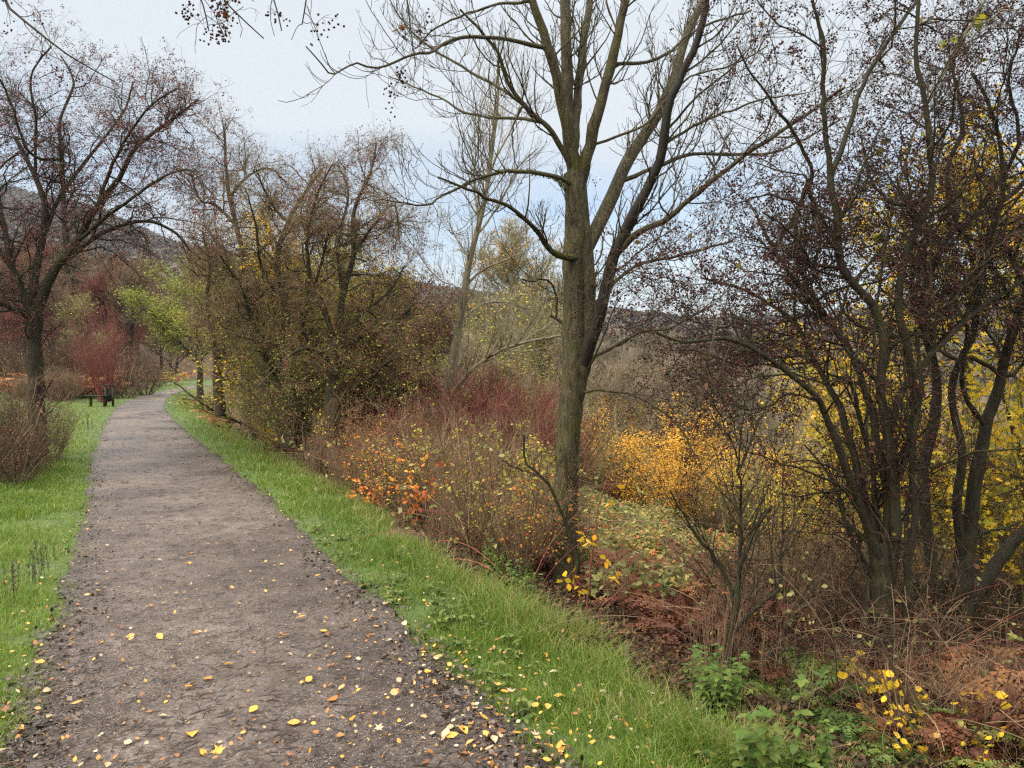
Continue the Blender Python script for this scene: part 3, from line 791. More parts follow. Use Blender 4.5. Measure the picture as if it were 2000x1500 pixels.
    zz = c[:, 2]; k = np.abs(zz - 1.05 - .1 * r.normal(size=n)) < .22 * r.random(n)
    pos = c + np.stack([np.cos(az), -np.abs(np.sin(az)), np.zeros(n)], 1) * (rr[i][:, None] * 1.06); pos = pos[k]; m_ = len(pos)
    p2 = along(r, np.stack([S[10][0][:8], S[9][0][:8]]), 1300, (.0, 1.), .008)
    pos = np.vstack([pos, p2]); m_ = len(pos)
    X, Y, Z = frames(r, m_, -.2); g.scatter(*LEAF4, pos, X, Y, Z, r.uniform(.012, .026, m_), r.random(m_))
    mm = leafmat('moss', [(0, (.06, .075, .010)), (1, (.16, .18, .03))], trans=.2)
    obj("moss", g.mesh("moss", t.location), mm, t)
build_ash()

def build_slender():
    D = 14
    S = [LB([(868, 812), (878, 740), (892, 660), (905, 590), (918, 505), (938, 430), (952, 350), (964, 270), (972, 190), (975, 110)], 19, 4, (D, D - .8), 26),
         LB([(868, 785), (910, 732), (960, 694), (1020, 670), (1096, 655)], 11, 4, (D, D - 1.)),
         LB([(912, 560), (940, 530), (980, 510), (1030, 490)], 6, 2, (D, D - 1)),
         LB([(905, 620), (940, 595), (985, 590), (1050, 610)], 6, 2, (D, D + 1)),
         LB([(890, 650), (880, 620), (868, 592)], 4, 2, D),
         LB([(945, 420), (960, 330), (1000, 250), (1030, 160)], 6, 2, (D, D + .6)),
         LB([(938, 440), (925, 350), (935, 250), (925, 180)], 5, 2, (D, D - .6)),
         LB([(905, 600), (890, 560), (850, 540), (800, 470), (770, 420)], 3, 1.5, (D, D - .4)),
         LB([(930, 470), (975, 400), (1010, 330), (1050, 290)], 5, 2, (D, D - .4))]
    lv = [dict(n=110, length=(.7, 1.8), k=7, t=(.2, 1.), ang=(38, 14), wig=.14, up=.12, rf=.5, rmax=.014, rmin=.005, bark=True),
          dict(n=900, length=(.3, .9), k=5, t=(.2, 1.), ang=(40, 14), wig=.16, up=.15, rf=.55, rmax=.006, rmin=.003),
          dict(n=1800, length=(.12, .35), k=3, t=(.3, 1.), ang=(40, 14), wig=.2, up=.1, rf=.6, rmax=.004, rmin=.0025)]
    make_tree("slender_tree", "slender pale leaning bare tree standing behind the ash among red shrubs", "tree", S, M['pale_bark'], M['grey_twig'], lv, 102, sides=8)
build_slender()

HAW = lambda n1, n2, n3, s=1.0, up=.02, t0=.15: [
    dict(n=n1, length=(.5 * s, 1.3 * s), k=7, t=(t0, 1.), ang=(52, 18), wig=.30, up=up + .06, rf=.5, rmax=.016 * s, rmin=.003 * s, lt=.35, bark=True),
    dict(n=n2, length=(.22 * s, .75 * s), k=6, t=(.12, 1.), ang=(55, 18), wig=.34, up=up, rf=.55, rmax=.006 * s, rmin=.0019 * s),
    dict(n=n3, length=(.06 * s, .30 * s), k=4, t=(.1, 1.), ang=(60, 18), wig=.40, up=up - .04, rf=.6, rmax=.0028 * s, rmin=.0013 * s)]

def build_right_hawthorns():
    D = 4.7
    S = [LB([(1737, 1420), (1730, 1300), (1722, 1210), (1724, 1130), (1715, 1060)], 45.9, 39.1, D, 18, .004),
         LB([(1722, 1130), (1700, 1040), (1668, 960), (1645, 890), (1615, 830), (1600, 780), (1550, 735), (1490, 690), (1420, 660), (1340, 668), (1285, 650)], 21.3, 5.1, (D, D - .5)),
         LB([(1716, 1080), (1690, 980), (1672, 900), (1640, 800), (1600, 720), (1560, 640), (1500, 590), (1440, 560), (1370, 545)], 19.7, 4.2, (D, D + .5)),
         LB([(1726, 1130), (1735, 1000), (1722, 900), (1708, 830), (1690, 760), (1665, 700), (1625, 640), (1570, 570), (1520, 500), (1480, 420)], 23.0, 5.1, (D, D + .3)),
         LB([(1730, 1180), (1752, 1080), (1748, 960), (1735, 850), (1722, 760), (1728, 660), (1700, 590), (1642, 520), (1640, 430), (1618, 345)], 23.0, 13.6, (D, D - .2), 24),
         LB([(1618, 345), (1610, 250), (1612, 160), (1600, 60), (1580, -40)], 11.5, 6.0, (D - .2, D - .4)),
         LB([(1618, 345), (1660, 240), (1700, 140), (1760, 40), (1830, -50)], 11.5, 5.1, (D - .2, D + .2)),
         LB([(1552, 470), (1572, 400), (1585, 340), (1555, 270), (1520, 210), (1480, 160), (1440, 90)], 9.8, 3.4, (D + .2, D - .3)),
         LB([(1690, 760), (1668, 700), (1600, 600), (1560, 520), (1552, 455), (1580, 350)], 9.8, 6.8, (D + .2, D)),
         LB([(1748, 960), (1790, 850), (1790, 760), (1770, 660), (1755, 560), (1780, 470), (1820, 380), (1815, 280), (1800, 170), (1790, 60), (1800, -60)], 21.3, 6.8, (D, D - .3), 24),
         LB([(1735, 850), (1762, 760), (1820, 690), (1870, 640), (1930, 590), (2010, 540)], 13.9, 6.8, (D, D + .5)),
         LB([(1715, 1060), (1680, 1000), (1640, 950), (1580, 920), (1520, 905), (1450, 880)], 8.2, 2.5, (D, D - .4)),
         LB([(1680, 800), (1700, 740), (1660, 690), (1640, 640), (1660, 540)], 11.5, 4.2, (D, D - .2)),
         LB([(1820, 380), (1750, 400), (1700, 350), (1680, 260)], 8.2, 3.4, (D - .2, D)),
         LB([(1600, 780), (1540, 770), (1480, 800), (1420, 790)], 6.6, 2.5, (D - .2, D + .1)),
         LB([(1640, 430), (1560, 400), (1500, 380), (1430, 400)], 6.6, 2.5, (D - .1, D - .5)),
         LB([(1718, 1330), (1690, 1240), (1702, 1130), (1712, 1000), (1700, 900), (1680, 820), (1660, 740)], 18.0, 7.6, (D, D + .3)),
         LB([(1745, 1330), (1775, 1220), (1770, 1100), (1790, 1000), (1778, 880), (1800, 760), (1790, 640)], 19.7, 7.6, (D, D - .2)),
         LB([(1500, 690), (1440, 640), (1380, 640), (1320, 600)], 5.7, 2.5, (D - .4, D - .1))]
    S[0][1][:4] *= np.array([1.3, 1.12, 1.04, 1.0])
    make_tree("hawthorn_tree", "near many-stemmed bare hawthorn right of the ash, thick with dark berries", "tree", S, M['haw'], M['haw_twig'], HAW(175, 2200, 7600, 1.0, .02, .46), 103, sides=10, fruit=26000, fsize=(.010, .0145),
              leaves=[(260, LEAF8, .02, .04, 0, 1, .02, M['hawleaf'])])
    D = 5.6
    S = [LB([(1848, 1300), (1850, 1240), (1862, 1180), (1880, 1120), (1892, 1040)], 62.3, 34.0, D, 18, .004),
         LB([(1888, 1060), (1905, 940), (1925, 830), (1955, 740), (1975, 650), (2010, 560), (2060, 470)], 29.5, 11.9, (D, D - .2)),
         LB([(1850, 1240), (1825, 1130), (1808, 1020), (1800, 920), (1830, 800), (1822, 700), (1800, 600), (1830, 500), (1870, 440), (1950, 400), (2030, 330)], 27.9, 8.5, (D, D + .3), 24),
         LB([(1856, 1230), (1900, 1170), (1960, 1080), (2020, 1020), (2100, 960)], 32.8, 17.0, (D, D + .3)),
         LB([(1880, 1120), (1870, 1000), (1880, 880), (1860, 760), (1900, 640), (1920, 500), (1960, 380), (1950, 250), (1900, 140)], 19.7, 6.0, (D, D - .5), 24),
         LB([(1955, 740), (1900, 700), (1860, 700), (1800, 660), (1740, 620)], 9.8, 3.4, (D - .1, D - .4)),
         LB([(1870, 440), (1850, 340), (1880, 240), (1860, 130), (1900, 20)], 11.5, 4.2, (D + .2, D)),
         LB([(1950, 400), (1990, 280), (1970, 160), (2000, 50)], 9.8, 4.2, (D, D - .4)),
         LB([(1850, 1260), (1780, 1150), (1770, 1020), (1780, 900), (1760, 780)], 14.8, 5.1, (D, D + .4)),
         LB([(1840, 1200), (1830, 1250), (1900, 1250), (1990, 1210), (2050, 1190)], 9.8, 4.2, (D - .1, D - .5)),
         LB([(1925, 830), (1880, 760), (1890, 650), (1850, 560)], 11.5, 4.2, (D, D - .6)),
         LB([(2010, 560), (1960, 480), (1900, 470), (1840, 420)], 9.8, 3.4, (D - .2, D - .6))]
    S[0][1][:4] *= np.array([1.3, 1.15, 1.05, 1.0])
    make_tree("hawthorn_tree", "dark crooked hawthorn at the right edge, forking low above yellow leaves", "tree", S, M['haw'], M['haw_twig'], HAW(120, 1600, 5600, 1.05, .04, .50), 104, sides=10, fruit=18000, fsize=(.011, .016), leaves=[(300, LEAF8, .02, .04, 0, 1, .02, M['hawleaf'])])
build_right_hawthorns()

def build_left_hawthorn():
    D = 13
    S = [LB([(78, 900), (72, 820), (70, 740), (66, 660), (70, 600)], 34, 28, D, 18, .01),
         LB([(66, 640), (45, 570), (22, 520), (-20, 470), (-60, 420)], 16, 8, (D, D - .5)),
         LB([(72, 620), (66, 550), (82, 470), (88, 400), (66, 340), (30, 270)], 20, 7, (D, D + .5)),
         LB([(76, 610), (105, 530), (150, 470), (190, 400), (232, 350), (262, 290), (320, 245), (385, 195)], 20, 4, (D, D - .4)),
         LB([(105, 530), (170, 475), (230, 442), (290, 432), (345, 455), (370, 490)], 12, 4, (D, D + .4)),
         LB([(66, 625), (30, 605), (-10, 588), (-60, 560)], 13, 6, (D, D - .8)),
         LB([(130, 500), (125, 420), (122, 320), (116, 235), (145, 165), (120, 110)], 12, 3, (D, D + .8)),
         LB([(82, 470), (120, 380), (180, 300), (240, 220), (260, 160)], 10, 3, (D + .2, D + 1.2)),
         LB([(22, 520), (0, 400), (-20, 300), (-30, 200)], 12, 4, (D - .3, D)),
         LB([(190, 400), (230, 300), (290, 210), (350, 170)], 8, 3, (D - .2, D - 1.2)),
         LB([(150, 470), (240, 400), (310, 350), (370, 330), (400, 370)], 8, 3, (D - .2, D - 1.4)),
         LB([(66, 340), (70, 240), (60, 150), (100, 90)], 7, 3, (D + .4, D)),
         LB([(122, 320), (60, 300), (20, 200), (-10, 130)], 7, 3, (D + .4, D - .8))]
    make_tree("hawthorn_tree", "spreading hawthorn with crimson berries standing in the grass left of the path", "tree", S, M['haw'], M['haw_twig'], HAW(190, 2900, 11000, 1.15, -.03), 105, sides=8, fruit=17000, fsize=(.017, .026), fstalk=.035, bmat='berry_red',
              leaves=[(900, LEAF4, .03, .05, 0, 1, .04, M['hawleaf'])])
build_left_hawthorn()

def build_mid_hawthorns():
    D = 19
    S = [LB([(432, 812), (425, 740), (440, 660), (455, 590), (478, 510), (462, 440), (448, 380), (442, 300), (436, 245)], 22, 4, D, 24, .02),
         LB([(438, 740), (420, 660), (405, 590), (410, 520), (395, 450)], 14, 4, (D, D - 1.5)),
         LB([(440, 660), (500, 590), (540, 520), (520, 440), (540, 370)], 12, 4, (D, D + 1)),
         LB([(462, 440), (420, 400), (390, 390), (370, 330)], 7, 3, (D, D - 1)),
         LB([(448, 380), (490, 340), (530, 330), (560, 360)], 6, 3, (D, D + .8)),
         LB([(478, 510), (430, 480), (400, 440)], 6, 3, (D, D + 1.4)),
         LB([(440, 700), (480, 700), (530, 650)], 9, 4, (D, D - 1.4))]
    make_tree("hawthorn_tree", "tall thin-topped hawthorn where the path bends out of sight", "tree", S, M['haw'], M['haw_olive'], HAW(150, 2600, 10500, 1.3, -.03), 106, sides=7, fruit=9000, fsize=(.022, .032), fstalk=.045, bmat='berry_red',
              leaves=[(2500, LEAF4, .04, .06, .3, 1, .06, M['hawleaf'])])
    D = 14.8
    S = [LB([(572, 872), (566, 830), (572, 790), (566, 745)], 52, 34, D, 18, .01),
         LB([(570, 800), (598, 772), (632, 752), (650, 720), (700, 650)], 34, 12, (D, D - .4)),
         LB([(566, 760), (548, 680), (560, 600), (540, 520), (560, 440), (600, 370), (630, 330)], 24, 4, (D, D + .6)),
         LB([(566, 770), (520, 700), (490, 620), (470, 560), (430, 500)], 16, 4, (D, D - 1.2)),
         LB([(600, 775), (606, 700), (590, 620), (620, 540), (640, 460)], 14, 4, (D, D - 1.2)),
         LB([(560, 600), (510, 520), (500, 440), (480, 370)], 8, 3, (D, D - .6)),
         LB([(560, 440), (520, 380), (500, 330)], 6, 3, (D + .4, D)),
         LB([(548, 680), (490, 650), (450, 620), (420, 620)], 9, 3, (D, D + 1)),
         LB([(566, 700), (530, 730), (500, 735), (470, 760)], 8, 3, (D, D - .6))]
    make_tree("hawthorn_tree", "gnarled hawthorn with a split leaning trunk beside the right verge", "tree", S, M['haw'], M['haw_olive'], HAW(180, 3200, 13500, 1.15, -.04), 107, sides=9, fruit=5000, fsize=(.018, .026), fstalk=.04, bmat='berry_red',
              leaves=[(2600, LEAF4, .035, .055, .2, 1, .06, M['hawleaf']), (6000, LEAF4, .035, .055, 0, .9, .10, M['lime'])])
    D = 13.8
    S = [LB([(655, 905), (652, 840), (650, 780), (655, 710), (662, 650)], 36, 30, D, 18, .01),
         LB([(662, 660), (668, 580), (690, 500), (692, 410), (722, 340), (735, 280)], 16, 3, (D, D + .5)),
         LB([(655, 700), (640, 620), (610, 560), (600, 470), (620, 380), (650, 320)], 14, 3, (D, D - .8)),
         LB([(662, 650), (710, 610), (760, 570), (790, 520)], 10, 3, (D, D + .6)),
         LB([(658, 690), (720, 650), (780, 620), (820, 590), (865, 620)], 10, 3, (D, D - .3)),
         LB([(690, 500), (730, 440), (770, 400), (780, 470)], 7, 3, (D + .2, D - .6)),
         LB([(652, 780), (720, 740), (770, 700), (800, 720)], 10, 3, (D, D - 1.)),
         LB([(655, 710), (600, 680), (560, 700), (500, 760)], 9, 3, (D, D - 1.2)),
         LB([(650, 740), (700, 700), (750, 640), (830, 640), (850, 700)], 9, 3, (D, D + 1.)),
         LB([(668, 580), (660, 480), (680, 380), (660, 320)], 9, 3, (D, D + 1.)),
         LB([(652, 800), (700, 790), (760, 780)], 8, 3, (D, D + 1.2))]
    make_tree("hawthorn_tree", "hawthorn with a straight ivy-thick trunk and crimson berries on its right-hand sprays", "tree", S, M['haw'], M['haw_olive'], HAW(175, 3200, 13500, 1.15, -.04), 108, sides=9, fruit=11000, fsize=(.018, .026), fstalk=.04, bmat='berry_red',
              leaves=[(2000, LEAF4, .035, .055, .2, 1, .06, M['hawleaf']), (6000, LEAF4, .035, .055, 0, .9, .10, M['lime'])])
build_mid_hawthorns()

def build_crimson():
    D = 15.2
    S = [LB([(742, 868), (744, 800), (748, 730), (752, 680)], 16, 11, D, 18, .01),
         LB([(752, 690), (772, 640), (800, 610), (840, 605), (872, 640)], 7, 2.5, (D, D - .4)),
         LB([(748, 730), (790, 690), (830, 670), (868, 680)], 6, 2.5, (D, D + .4)),
         LB([(752, 680), (745, 620), (765, 570), (800, 560)], 6, 2.5, (D, D + .5)),
         LB([(746, 760), (790, 740), (820, 750)], 5, 2.5, (D, D - .6)),
         LB([(750, 700), (720, 640), (700, 600)], 5, 2.5, (D, D + .8))]
    make_tree("hawthorn_tree", "low hawthorn laden with crimson berries, arching right towards the slender tree", "tree", S, M['haw'], M['haw_twig'], HAW(60, 1100, 4600, 1.0, -.04), 111, sides=7, fruit=12000, fsize=(.020, .030), fstalk=.035, bmat='berry_red')
build_crimson()

def build_overhead():
    """hawthorn whose bough hangs over the camera from the left"""
    loc = np.array([-3.6, .6, 0])
    def W(ps, w0, w1, K=18):
        q = polyline(np.array(ps, float), K); return q, np.linspace(w0, w1, K)
    S = [W([(-3.6, .6, 0), (-3.65, .7, 1.2), (-3.5, .9, 2.2), (-3.2, 1.2, 3.1)], .10, .07),
         W([(-3.3, 1.1, 2.9), (-2.6, 1.9, 3.35), (-1.6, 2.3, 3.35), (-.6, 2.4, 3.3), (.4, 2.5, 3.32), (.9, 2.5, 3.25)], .045, .008),
         W([(-3.2, 1.2, 3.0), (-2.9, 2.2, 3.15), P(-60, -60, 3.3), P(20, 20, 3.3), P(90, 75, 3.3), P(165, 130, 3.3), P(225, 160, 3.4)], .02, .0025),
         W([(-2.6, 1.9, 3.3), P(330, -170, 2.6), P(390, -60, 2.6), P(455, 20, 2.6), P(515, 75, 2.6)], .010, .002),
         W([(-2.0, 2.2, 3.35), P(420, -160, 2.6), P(500, -60, 2.6), P(540, 10, 2.6), P(550, 60, 2.6)], .008, .002),
         W([(-1.6, 2.3, 3.35), P(560, -160, 2.6), P(600, -70, 2.6), P(598, 0, 2.6), P(590, 48, 2.6)], .008, .002),
         W([(-1.0, 2.4, 3.3), P(800, -150, 2.7), P(790, -60, 2.7), P(800, 40, 2.7), P(812, 130, 2.7)], .008, .002),
         W([(-1.9, 2.2, 3.35), P(330, -140, 2.7), P(370, -60, 2.7), P(400, 20, 2.7), P(408, 60, 2.7)], .008, .002),
         W([(-3.2, 1.2, 3.1), (-3.0, 2.2, 3.5), (-2.2, 3.0, 3.6)], .03, .006)]
    lv = [dict(n=170, length=(.10, .30), k=6, t=(.35, 1.), ang=(50, 15), wig=.25, up=-.10, rf=.4, rmax=.005, rmin=.0016, bark=True),
          dict(n=500, length=(.05, .14), k=5, t=(.2, 1.), ang=(50, 15), wig=.3, up=-.10, rf=.6, rmax=.0025, rmin=.0010),
          dict(n=420, length=(.03, .07), k=3, t=(.2, 1.), ang=(55, 15), wig=.3, up=-.1, rf=.6, rmax=.0014, rmin=.0008)]
    make_tree("hawthorn_tree", "hawthorn leaning in from outside the picture, berried sprays hanging along the top edge", "tree", S, M['haw'], M['haw_twig'], lv, 109, sides=8, fruit=2000, fsize=(.008, .0115), fstalk=.02,
              leaves=[(45, MAPLE, .03, .045, 0, .6, .01, M['hawleaf'])], rootat=loc)
build_overhead()

def build_sapling():
    D = 4.0
    S = [LB([(1700, 1330), (1695, 1200), (1690, 1000), (1694, 800), (1712, 600), (1745, 400), (1790, 250), (1850, 130), (1925, 0), (1990, -120)], 8, 4, (D + 1.5, D + .5), 26),
         LB([(1850, 130), (1890, 60), (1950, 30), (2010, 10)], 4, 2, (D, D - .3))]
    lv = [dict(n=26, length=(.2, .7), k=6, t=(.3, 1.), ang=(40, 12), wig=.12, up=.1, rf=.5, rmax=.004, rmin=.002, bark=True),
          dict(n=50, length=(.06, .2), k=4, t=(.2, 1.), ang=(45, 12), wig=.15, up=.05, rf=.6, rmax=.002, rmin=.0014)]
    make_tree("maple_sapling", "thin pale sapling with a few yellow-green leaves in front of the near hawthorn", "sapling", S, M['pale_bark'], M['grey_twig'], lv, 110, sides=6, leaves=[(34, LEAF8, .05, .075, 0, 1, .01, M['lime'])])
build_sapling()

# ------------------------------------------------------------------ templates for shrubs, bracken, herbs and far trees
def fan(r, n, h, spread, k=8, curve=.05, base=.1, r0=.01, r1=.004, wig=.06):
    az = r.uniform(0, 6.283, n); b = r.uniform(0, base, n)
    pos = np.stack([np.cos(az) * b, np.sin(az) * b, np.full(n, -.06)], 1)
    d = unit(np.stack([np.cos(az) * spread * r.uniform(.2, 1.3, n), np.sin(az) * spread * r.uniform(.2, 1.3, n), np.ones(n)], 1))
    L_ = h * r.uniform(.6, 1.1, n) / (k - 1)
    pts = np.empty((n, k, 3)); pts[:, 0] = pos
    for i in range(1, k):
        d = unit(d + r.normal(size=(n, 3)) * wig + np.array([0, 0, curve])); pts[:, i] = pts[:, i - 1] + d * L_[:, None]
    rad = np.linspace(1, r1 / r0, k)[None] * (r0 * r.uniform(.6, 1.2, n))[:, None]
    return pts, rad

class Template:
    def __init__(s, parts, h=None, w=None):      # (name, mesh, material); scaled to height h and width w
        s.parts = parts
        if h:
            C = []
            for _, me, _m in parts:
                a = np.empty(len(me.vertices) * 3, dtype=np.float32); me.vertices.foreach_get("co", a); C.append(a.reshape(-1, 3))
            A_ = np.concatenate(C); kz = h / np.percentile(A_[:, 2], 99.8); kx = 1.0
            if w: kx = w / 2 / np.percentile(np.hypot(A_[:, 0], A_[:, 1]), 98)
            for a, (_, me, _m) in zip(C, parts):
                a[:, 2] *= np.where(a[:, 2] > 0, kz, 1); a[:, :2] *= kx; me.vertices.foreach_set("co", a.ravel()); me.update()
def place(T, name, label, cat, x, y, rz=0, s=1.0, group=None, dz=0.0, sz=None):
    o = thing(name, label, cat, (x, y, float(zt(x, y)) + dz), group)
    o.rotation_euler = (0, 0, rz); o.scale = (s, s, s if sz is None else sz)
    for nm, me, m_ in T.parts: obj(nm, me, m_, o)
    return o

def T_shrub(seed, h, spread, n0, n1, n2, stem, twig, leaves=None, fine=.0022, stiff=.05, up=.12, seg=(.5, .2), name="stems", ang=(38, 14)):
    r = rng(seed)
    a = fan(r, n0, h, spread, 8, stiff, .12 * h, .010 * h, .003 * h)
    b = sprout(r, a[0], a[1], n1, (h * seg[0] * .4, h * seg[0]), 6, (.15, 1.), ang, .14, up, .5, .006 * h, fine * 1.3)
    c = sprout(r, b[0], b[1], n2, (h * seg[1] * .4, h * seg[1]), 4, (.1, 1.), (ang[0] + 6, 14), .2, up, .6, .003 * h, fine)
    g1 = Geo(); g1.tubes(a[0], a[1], 5, None, r); g2 = Geo(); g2.tubes(b[0], b[1], 3, None, r); g2.tubes(c[0], c[1], 3, None, r)
    parts = [("stems", g1.mesh("stems"), stem), ("twigs", g2.mesh("twigs"), twig)]
    for lf in (leaves or []):
        nl, tm, s0, s1, v0, v1, jit, mt = lf
        pos = along(r, c[0], nl, (.2, 1.), jit)
        X, Y, Z = frames(r, nl, .35); g = Geo(); g.scatter(*tm, pos, X, Y, Z, r.uniform(s0, s1, nl), r.uniform(v0, v1, nl))
        parts.append(("leaves", g.mesh("leaves"), mt))
    return Template(parts, h)

def T_tree(seed, h, cw, stem, twig, n=(16, 150, 1500, 6000), leaves=None, dome=True, fine=.006, open_=.5, trunk_h=.25):
    """bare broadleaf: trunk, ascending limbs, fine twigs; about h high and cw wide"""
    r = rng(seed)
    tr = polyline(np.array([[0, 0, -.3], [.02 * h, .01 * h, .2 * h], [-.01 * h, 0, .45 * h], [.01 * h, .01 * h, .75 * h], [0, 0, .95 * h]]), 14)[None]
    tr[0, 1:] += r.normal(size=(13, 3)) * .006 * h
    trr = (np.linspace(1, .12, 14) * .022 * h)[None]
    a = sprout(r, tr, trr, n[0], (cw * .5, cw * .72), 9, (trunk_h, .95), (60, 14), .10, .10, .55, .014 * h, .002 * h, .25, lt=.35)
    b = sprout(r, a[0], a[1], n[1], (h * .10, h * .22), 7, (.15, 1.), (40, 14), .13, .14, .5, .005 * h, fine * 1.6, lt=.3)
    c = sprout(r, b[0], b[1], n[2], (h * .05, h * .11), 5, (.1, 1.), (42, 14), .16, .12, .6, fine * 2, fine)
    d = sprout(r, c[0], c[1], n[3], (h * .02, h * .055), 3, (.1, 1.), (42, 14), .2, .08, .7, fine, fine * .8)
    g1 = Geo(); g1.tubes(tr, trr, 8, None, r); g1.tubes(a[0], a[1], 5, None, r)
    g2 = Geo(); g2.tubes(b[0], b[1], 4, None, r); g2.tubes(c[0], c[1], 3, None, r); g2.tubes(d[0], d[1], 3, None, r)
    parts = [("trunk", g1.mesh("trunk", None, True), stem), ("crown", g2.mesh("crown"), twig)]
    for lf in (leaves or []):
        nl, tm, s0, s1, v0, v1, jit, mt = lf
        pos = along(r, d[0] if open_ else c[0], nl, (.2, 1.), jit)
        X, Y, Z = frames(r, nl, .3); g = Geo(); g.scatter(*tm, pos, X, Y, Z, r.uniform(s0, s1, nl), r.uniform(v0, v1, nl))
        parts.append(("leaves", g.mesh("leaves"), mt))
    return Template(parts, h, cw)

def T_bracken(seed, h, n, mt, stemm, size=1.0, pin=15):
    """a clump of arching fronds with paired pinnae"""
    r = rng(seed); K = 12
    az = r.uniform(0, 6.283, n)
    d = unit(np.stack([np.cos(az) * .5, np.sin(az) * .5, np.ones(n) * r.uniform(.6, 1.4, n)], 1))
    L_ = h * r.uniform(.7, 1.25, n) / (K - 1) * 1.25
    b = r.uniform(0, .3 * h, n); a2 = r.uniform(0, 6.283, n)
    pts = np.empty((n, K, 3)); pts[:, 0] = np.stack([np.cos(a2) * b, np.sin(a2) * b, np.full(n, -.05)], 1)
    for i in range(1, K):
        d = unit(d + np.stack([np.cos(az) * .10, np.sin(az) * .10, np.full(n, -.015 - .016 * i)], 1) + r.normal(size=(n, 3)) * .04)
        pts[:, i] = pts[:, i - 1] + d * L_[:, None]
    rad = np.repeat(np.linspace(.004, .0015, K)[None], n, 0)
    g1 = Geo(); g1.tubes(pts, rad, 3, None, r)
    g2 = Geo()
    val = r.random(n)
    for i in range(pin):
        t = .28 + .72 * i / pin; f = t * (K - 1); i0 = min(int(f), K - 2)
        p = pts[:, i0] * (1 - f + i0) + pts[:, i0 + 1] * (f - i0); T = unit(pts[:, i0 + 1] - pts[:, i0])
        S_ = unit(np.cross(T, np.array([0, 0, 1.])))
        w = .30 * h * math.sin(math.pi * (.12 + .88 * (1 - t) ** .8)) * (1.1 - .5 * t)
        for sgn in (-1, 1):
            D_ = unit(S_ * sgn + T * .5 + r.normal(size=(n, 3)) * .22 + np.array([0, 0, -.22]))
            Nn = unit(np.cross(D_, T) + r.normal(size=(n, 3)) * .3); C_ = np.cross(Nn, D_)
            # each pinna: a toothed blade of small leaflets
            for j in range(5):
                q = j / 5.; lw = w * (.28 * (1 - q) + .06)
                pos = p + D_ * (w * q)
                for s2 in (-1, 1):
                    X = unit(C_ * s2 + D_ * .7); Y = unit(np.cross(Nn, X))
                    g2.scatter(*LEAF4, pos, X, Y, Nn, np.full(n, lw) * r.uniform(.7, 1.3, n), np.clip(val + r.normal(0, .12, n), 0, 1))
    return Template([("stalks", g1.mesh("stalks"), stemm), ("fronds", g2.mesh("fronds"), mt)])

def T_herb(seed, h, n, mt, stemm, ls=.05, tiers=6, tmpl=LEAF8, v=(0, 1)):
    r = rng(seed)
    a = fan(r, n, h, .22, 6, .05, .16 * h + .03, .003, .0015)
    g1 = Geo(); g1.tubes(a[0], a[1], 4, None, r); g2 = Geo()
    for t in np.linspace(.25, 1, tiers):
        f = t * 5; i0 = min(int(f), 4); p = a[0][:, i0] * (1 - f + i0) + a[0][:, i0 + 1] * (f - i0)
        az = r.uniform(0, 6.28, n)
        for q in range(4):
            aa = az + q * math.pi / 2
            X = unit(np.stack([np.cos(aa), np.sin(aa), r.normal(-.15, .25, n)], 1)); Z = unit(np.array([[0, 0, 1.]]) + r.normal(size=(n, 3)) * .2); Y = unit(np.cross(Z, X)); Z = np.cross(X, Y)
            g2.scatter(*tmpl, p, X, Y, Z, ls * (1.15 - .45 * t) * r.uniform(.7, 1.2, n), r.uniform(v[0], v[1], n))
    return Template([("stems", g1.mesh("stems"), stemm), ("leaves", g2.mesh("leaves"), mt)])

def T_stalks(seed, h, n, stemm, seedheads=True, side=60):
    r = rng(seed)
    a = fan(r, n, h, .10, 8, .04, .10, .004, .0015, .05)
    b = sprout(r, a[0], a[1], side, (h * .06, h * .2), 4, (.35, 1.), (28, 10), .1, .1, .6, .002, .001)
    g1 = Geo(); g1.tubes(a[0], a[1], 4, None, r); g1.tubes(b[0], b[1], 3, None, r)
    parts = [("stalks", g1.mesh("stalks"), stemm)]
    if seedheads:
        pos = along(r, b[0], side * 14, (.1, 1.), .004); g = Geo(); X, Y, Z = frames(r, len(pos)); g.scatter(*OCTA, pos, X, Y, Z, r.uniform(.004, .010, len(pos)), r.random(len(pos)))
        parts.append(("seed_heads", g.mesh("seed_heads"), stemm))
    return Template(parts)

TP = {}
TP['bare'] = [T_shrub(200 + i, 1.9, .45, 12, 130, 800, M['brown_twig'], M['brown_twig'], stiff=.04) for i in range(4)]
TP['thicket'] = [T_shrub(210 + i, 1.5, .8, 22, 260, 1600, M['brown_twig'], M['haw_twig'], [(700, LEAF4, .02, .035, 0, 1, .03, M['russet'])], stiff=-.02, up=.02, ang=(50, 20)) for i in range(4)]
TP['tangle'] = [T_shrub(215 + i, 1.0, 1.1, 14, 70, 260, M['haw_twig'], M['brown_twig'], stiff=-.06, up=-.02, ang=(60, 22), seg=(.7, .35)) for i in range(3)]
def T_cane(seed):
    r = rng(seed); a = fan(r, 7, 2.1, .75, 12, -.12, .12, .0055, .002, .05)
    b = sprout(r, a[0], a[1], 26, (.08, .3), 4, (.3, 1.), (60, 12), .15, 0, .6, .003, .0015)
    g1 = Geo(); g1.tubes(a[0], a[1], 5, None, r); g1.tubes(b[0], b[1], 3, None, r)
    pos = along(r, b[0], 45, (.3, 1.), .01); X, Y, Z = frames(r, 45, .5); g = Geo(); g.scatter(*LEAF8, pos, X, Y, Z, r.uniform(.035, .06, 45), r.random(45))
    return Template([("canes", g1.mesh("canes"), M['red_twig'] if seed % 2 else M['straw_dark']), ("leaves", g.mesh("leaves"), M['bramble'])], 1.25)
TP['cane'] = [T_cane(380 + i) for i in range(4)]
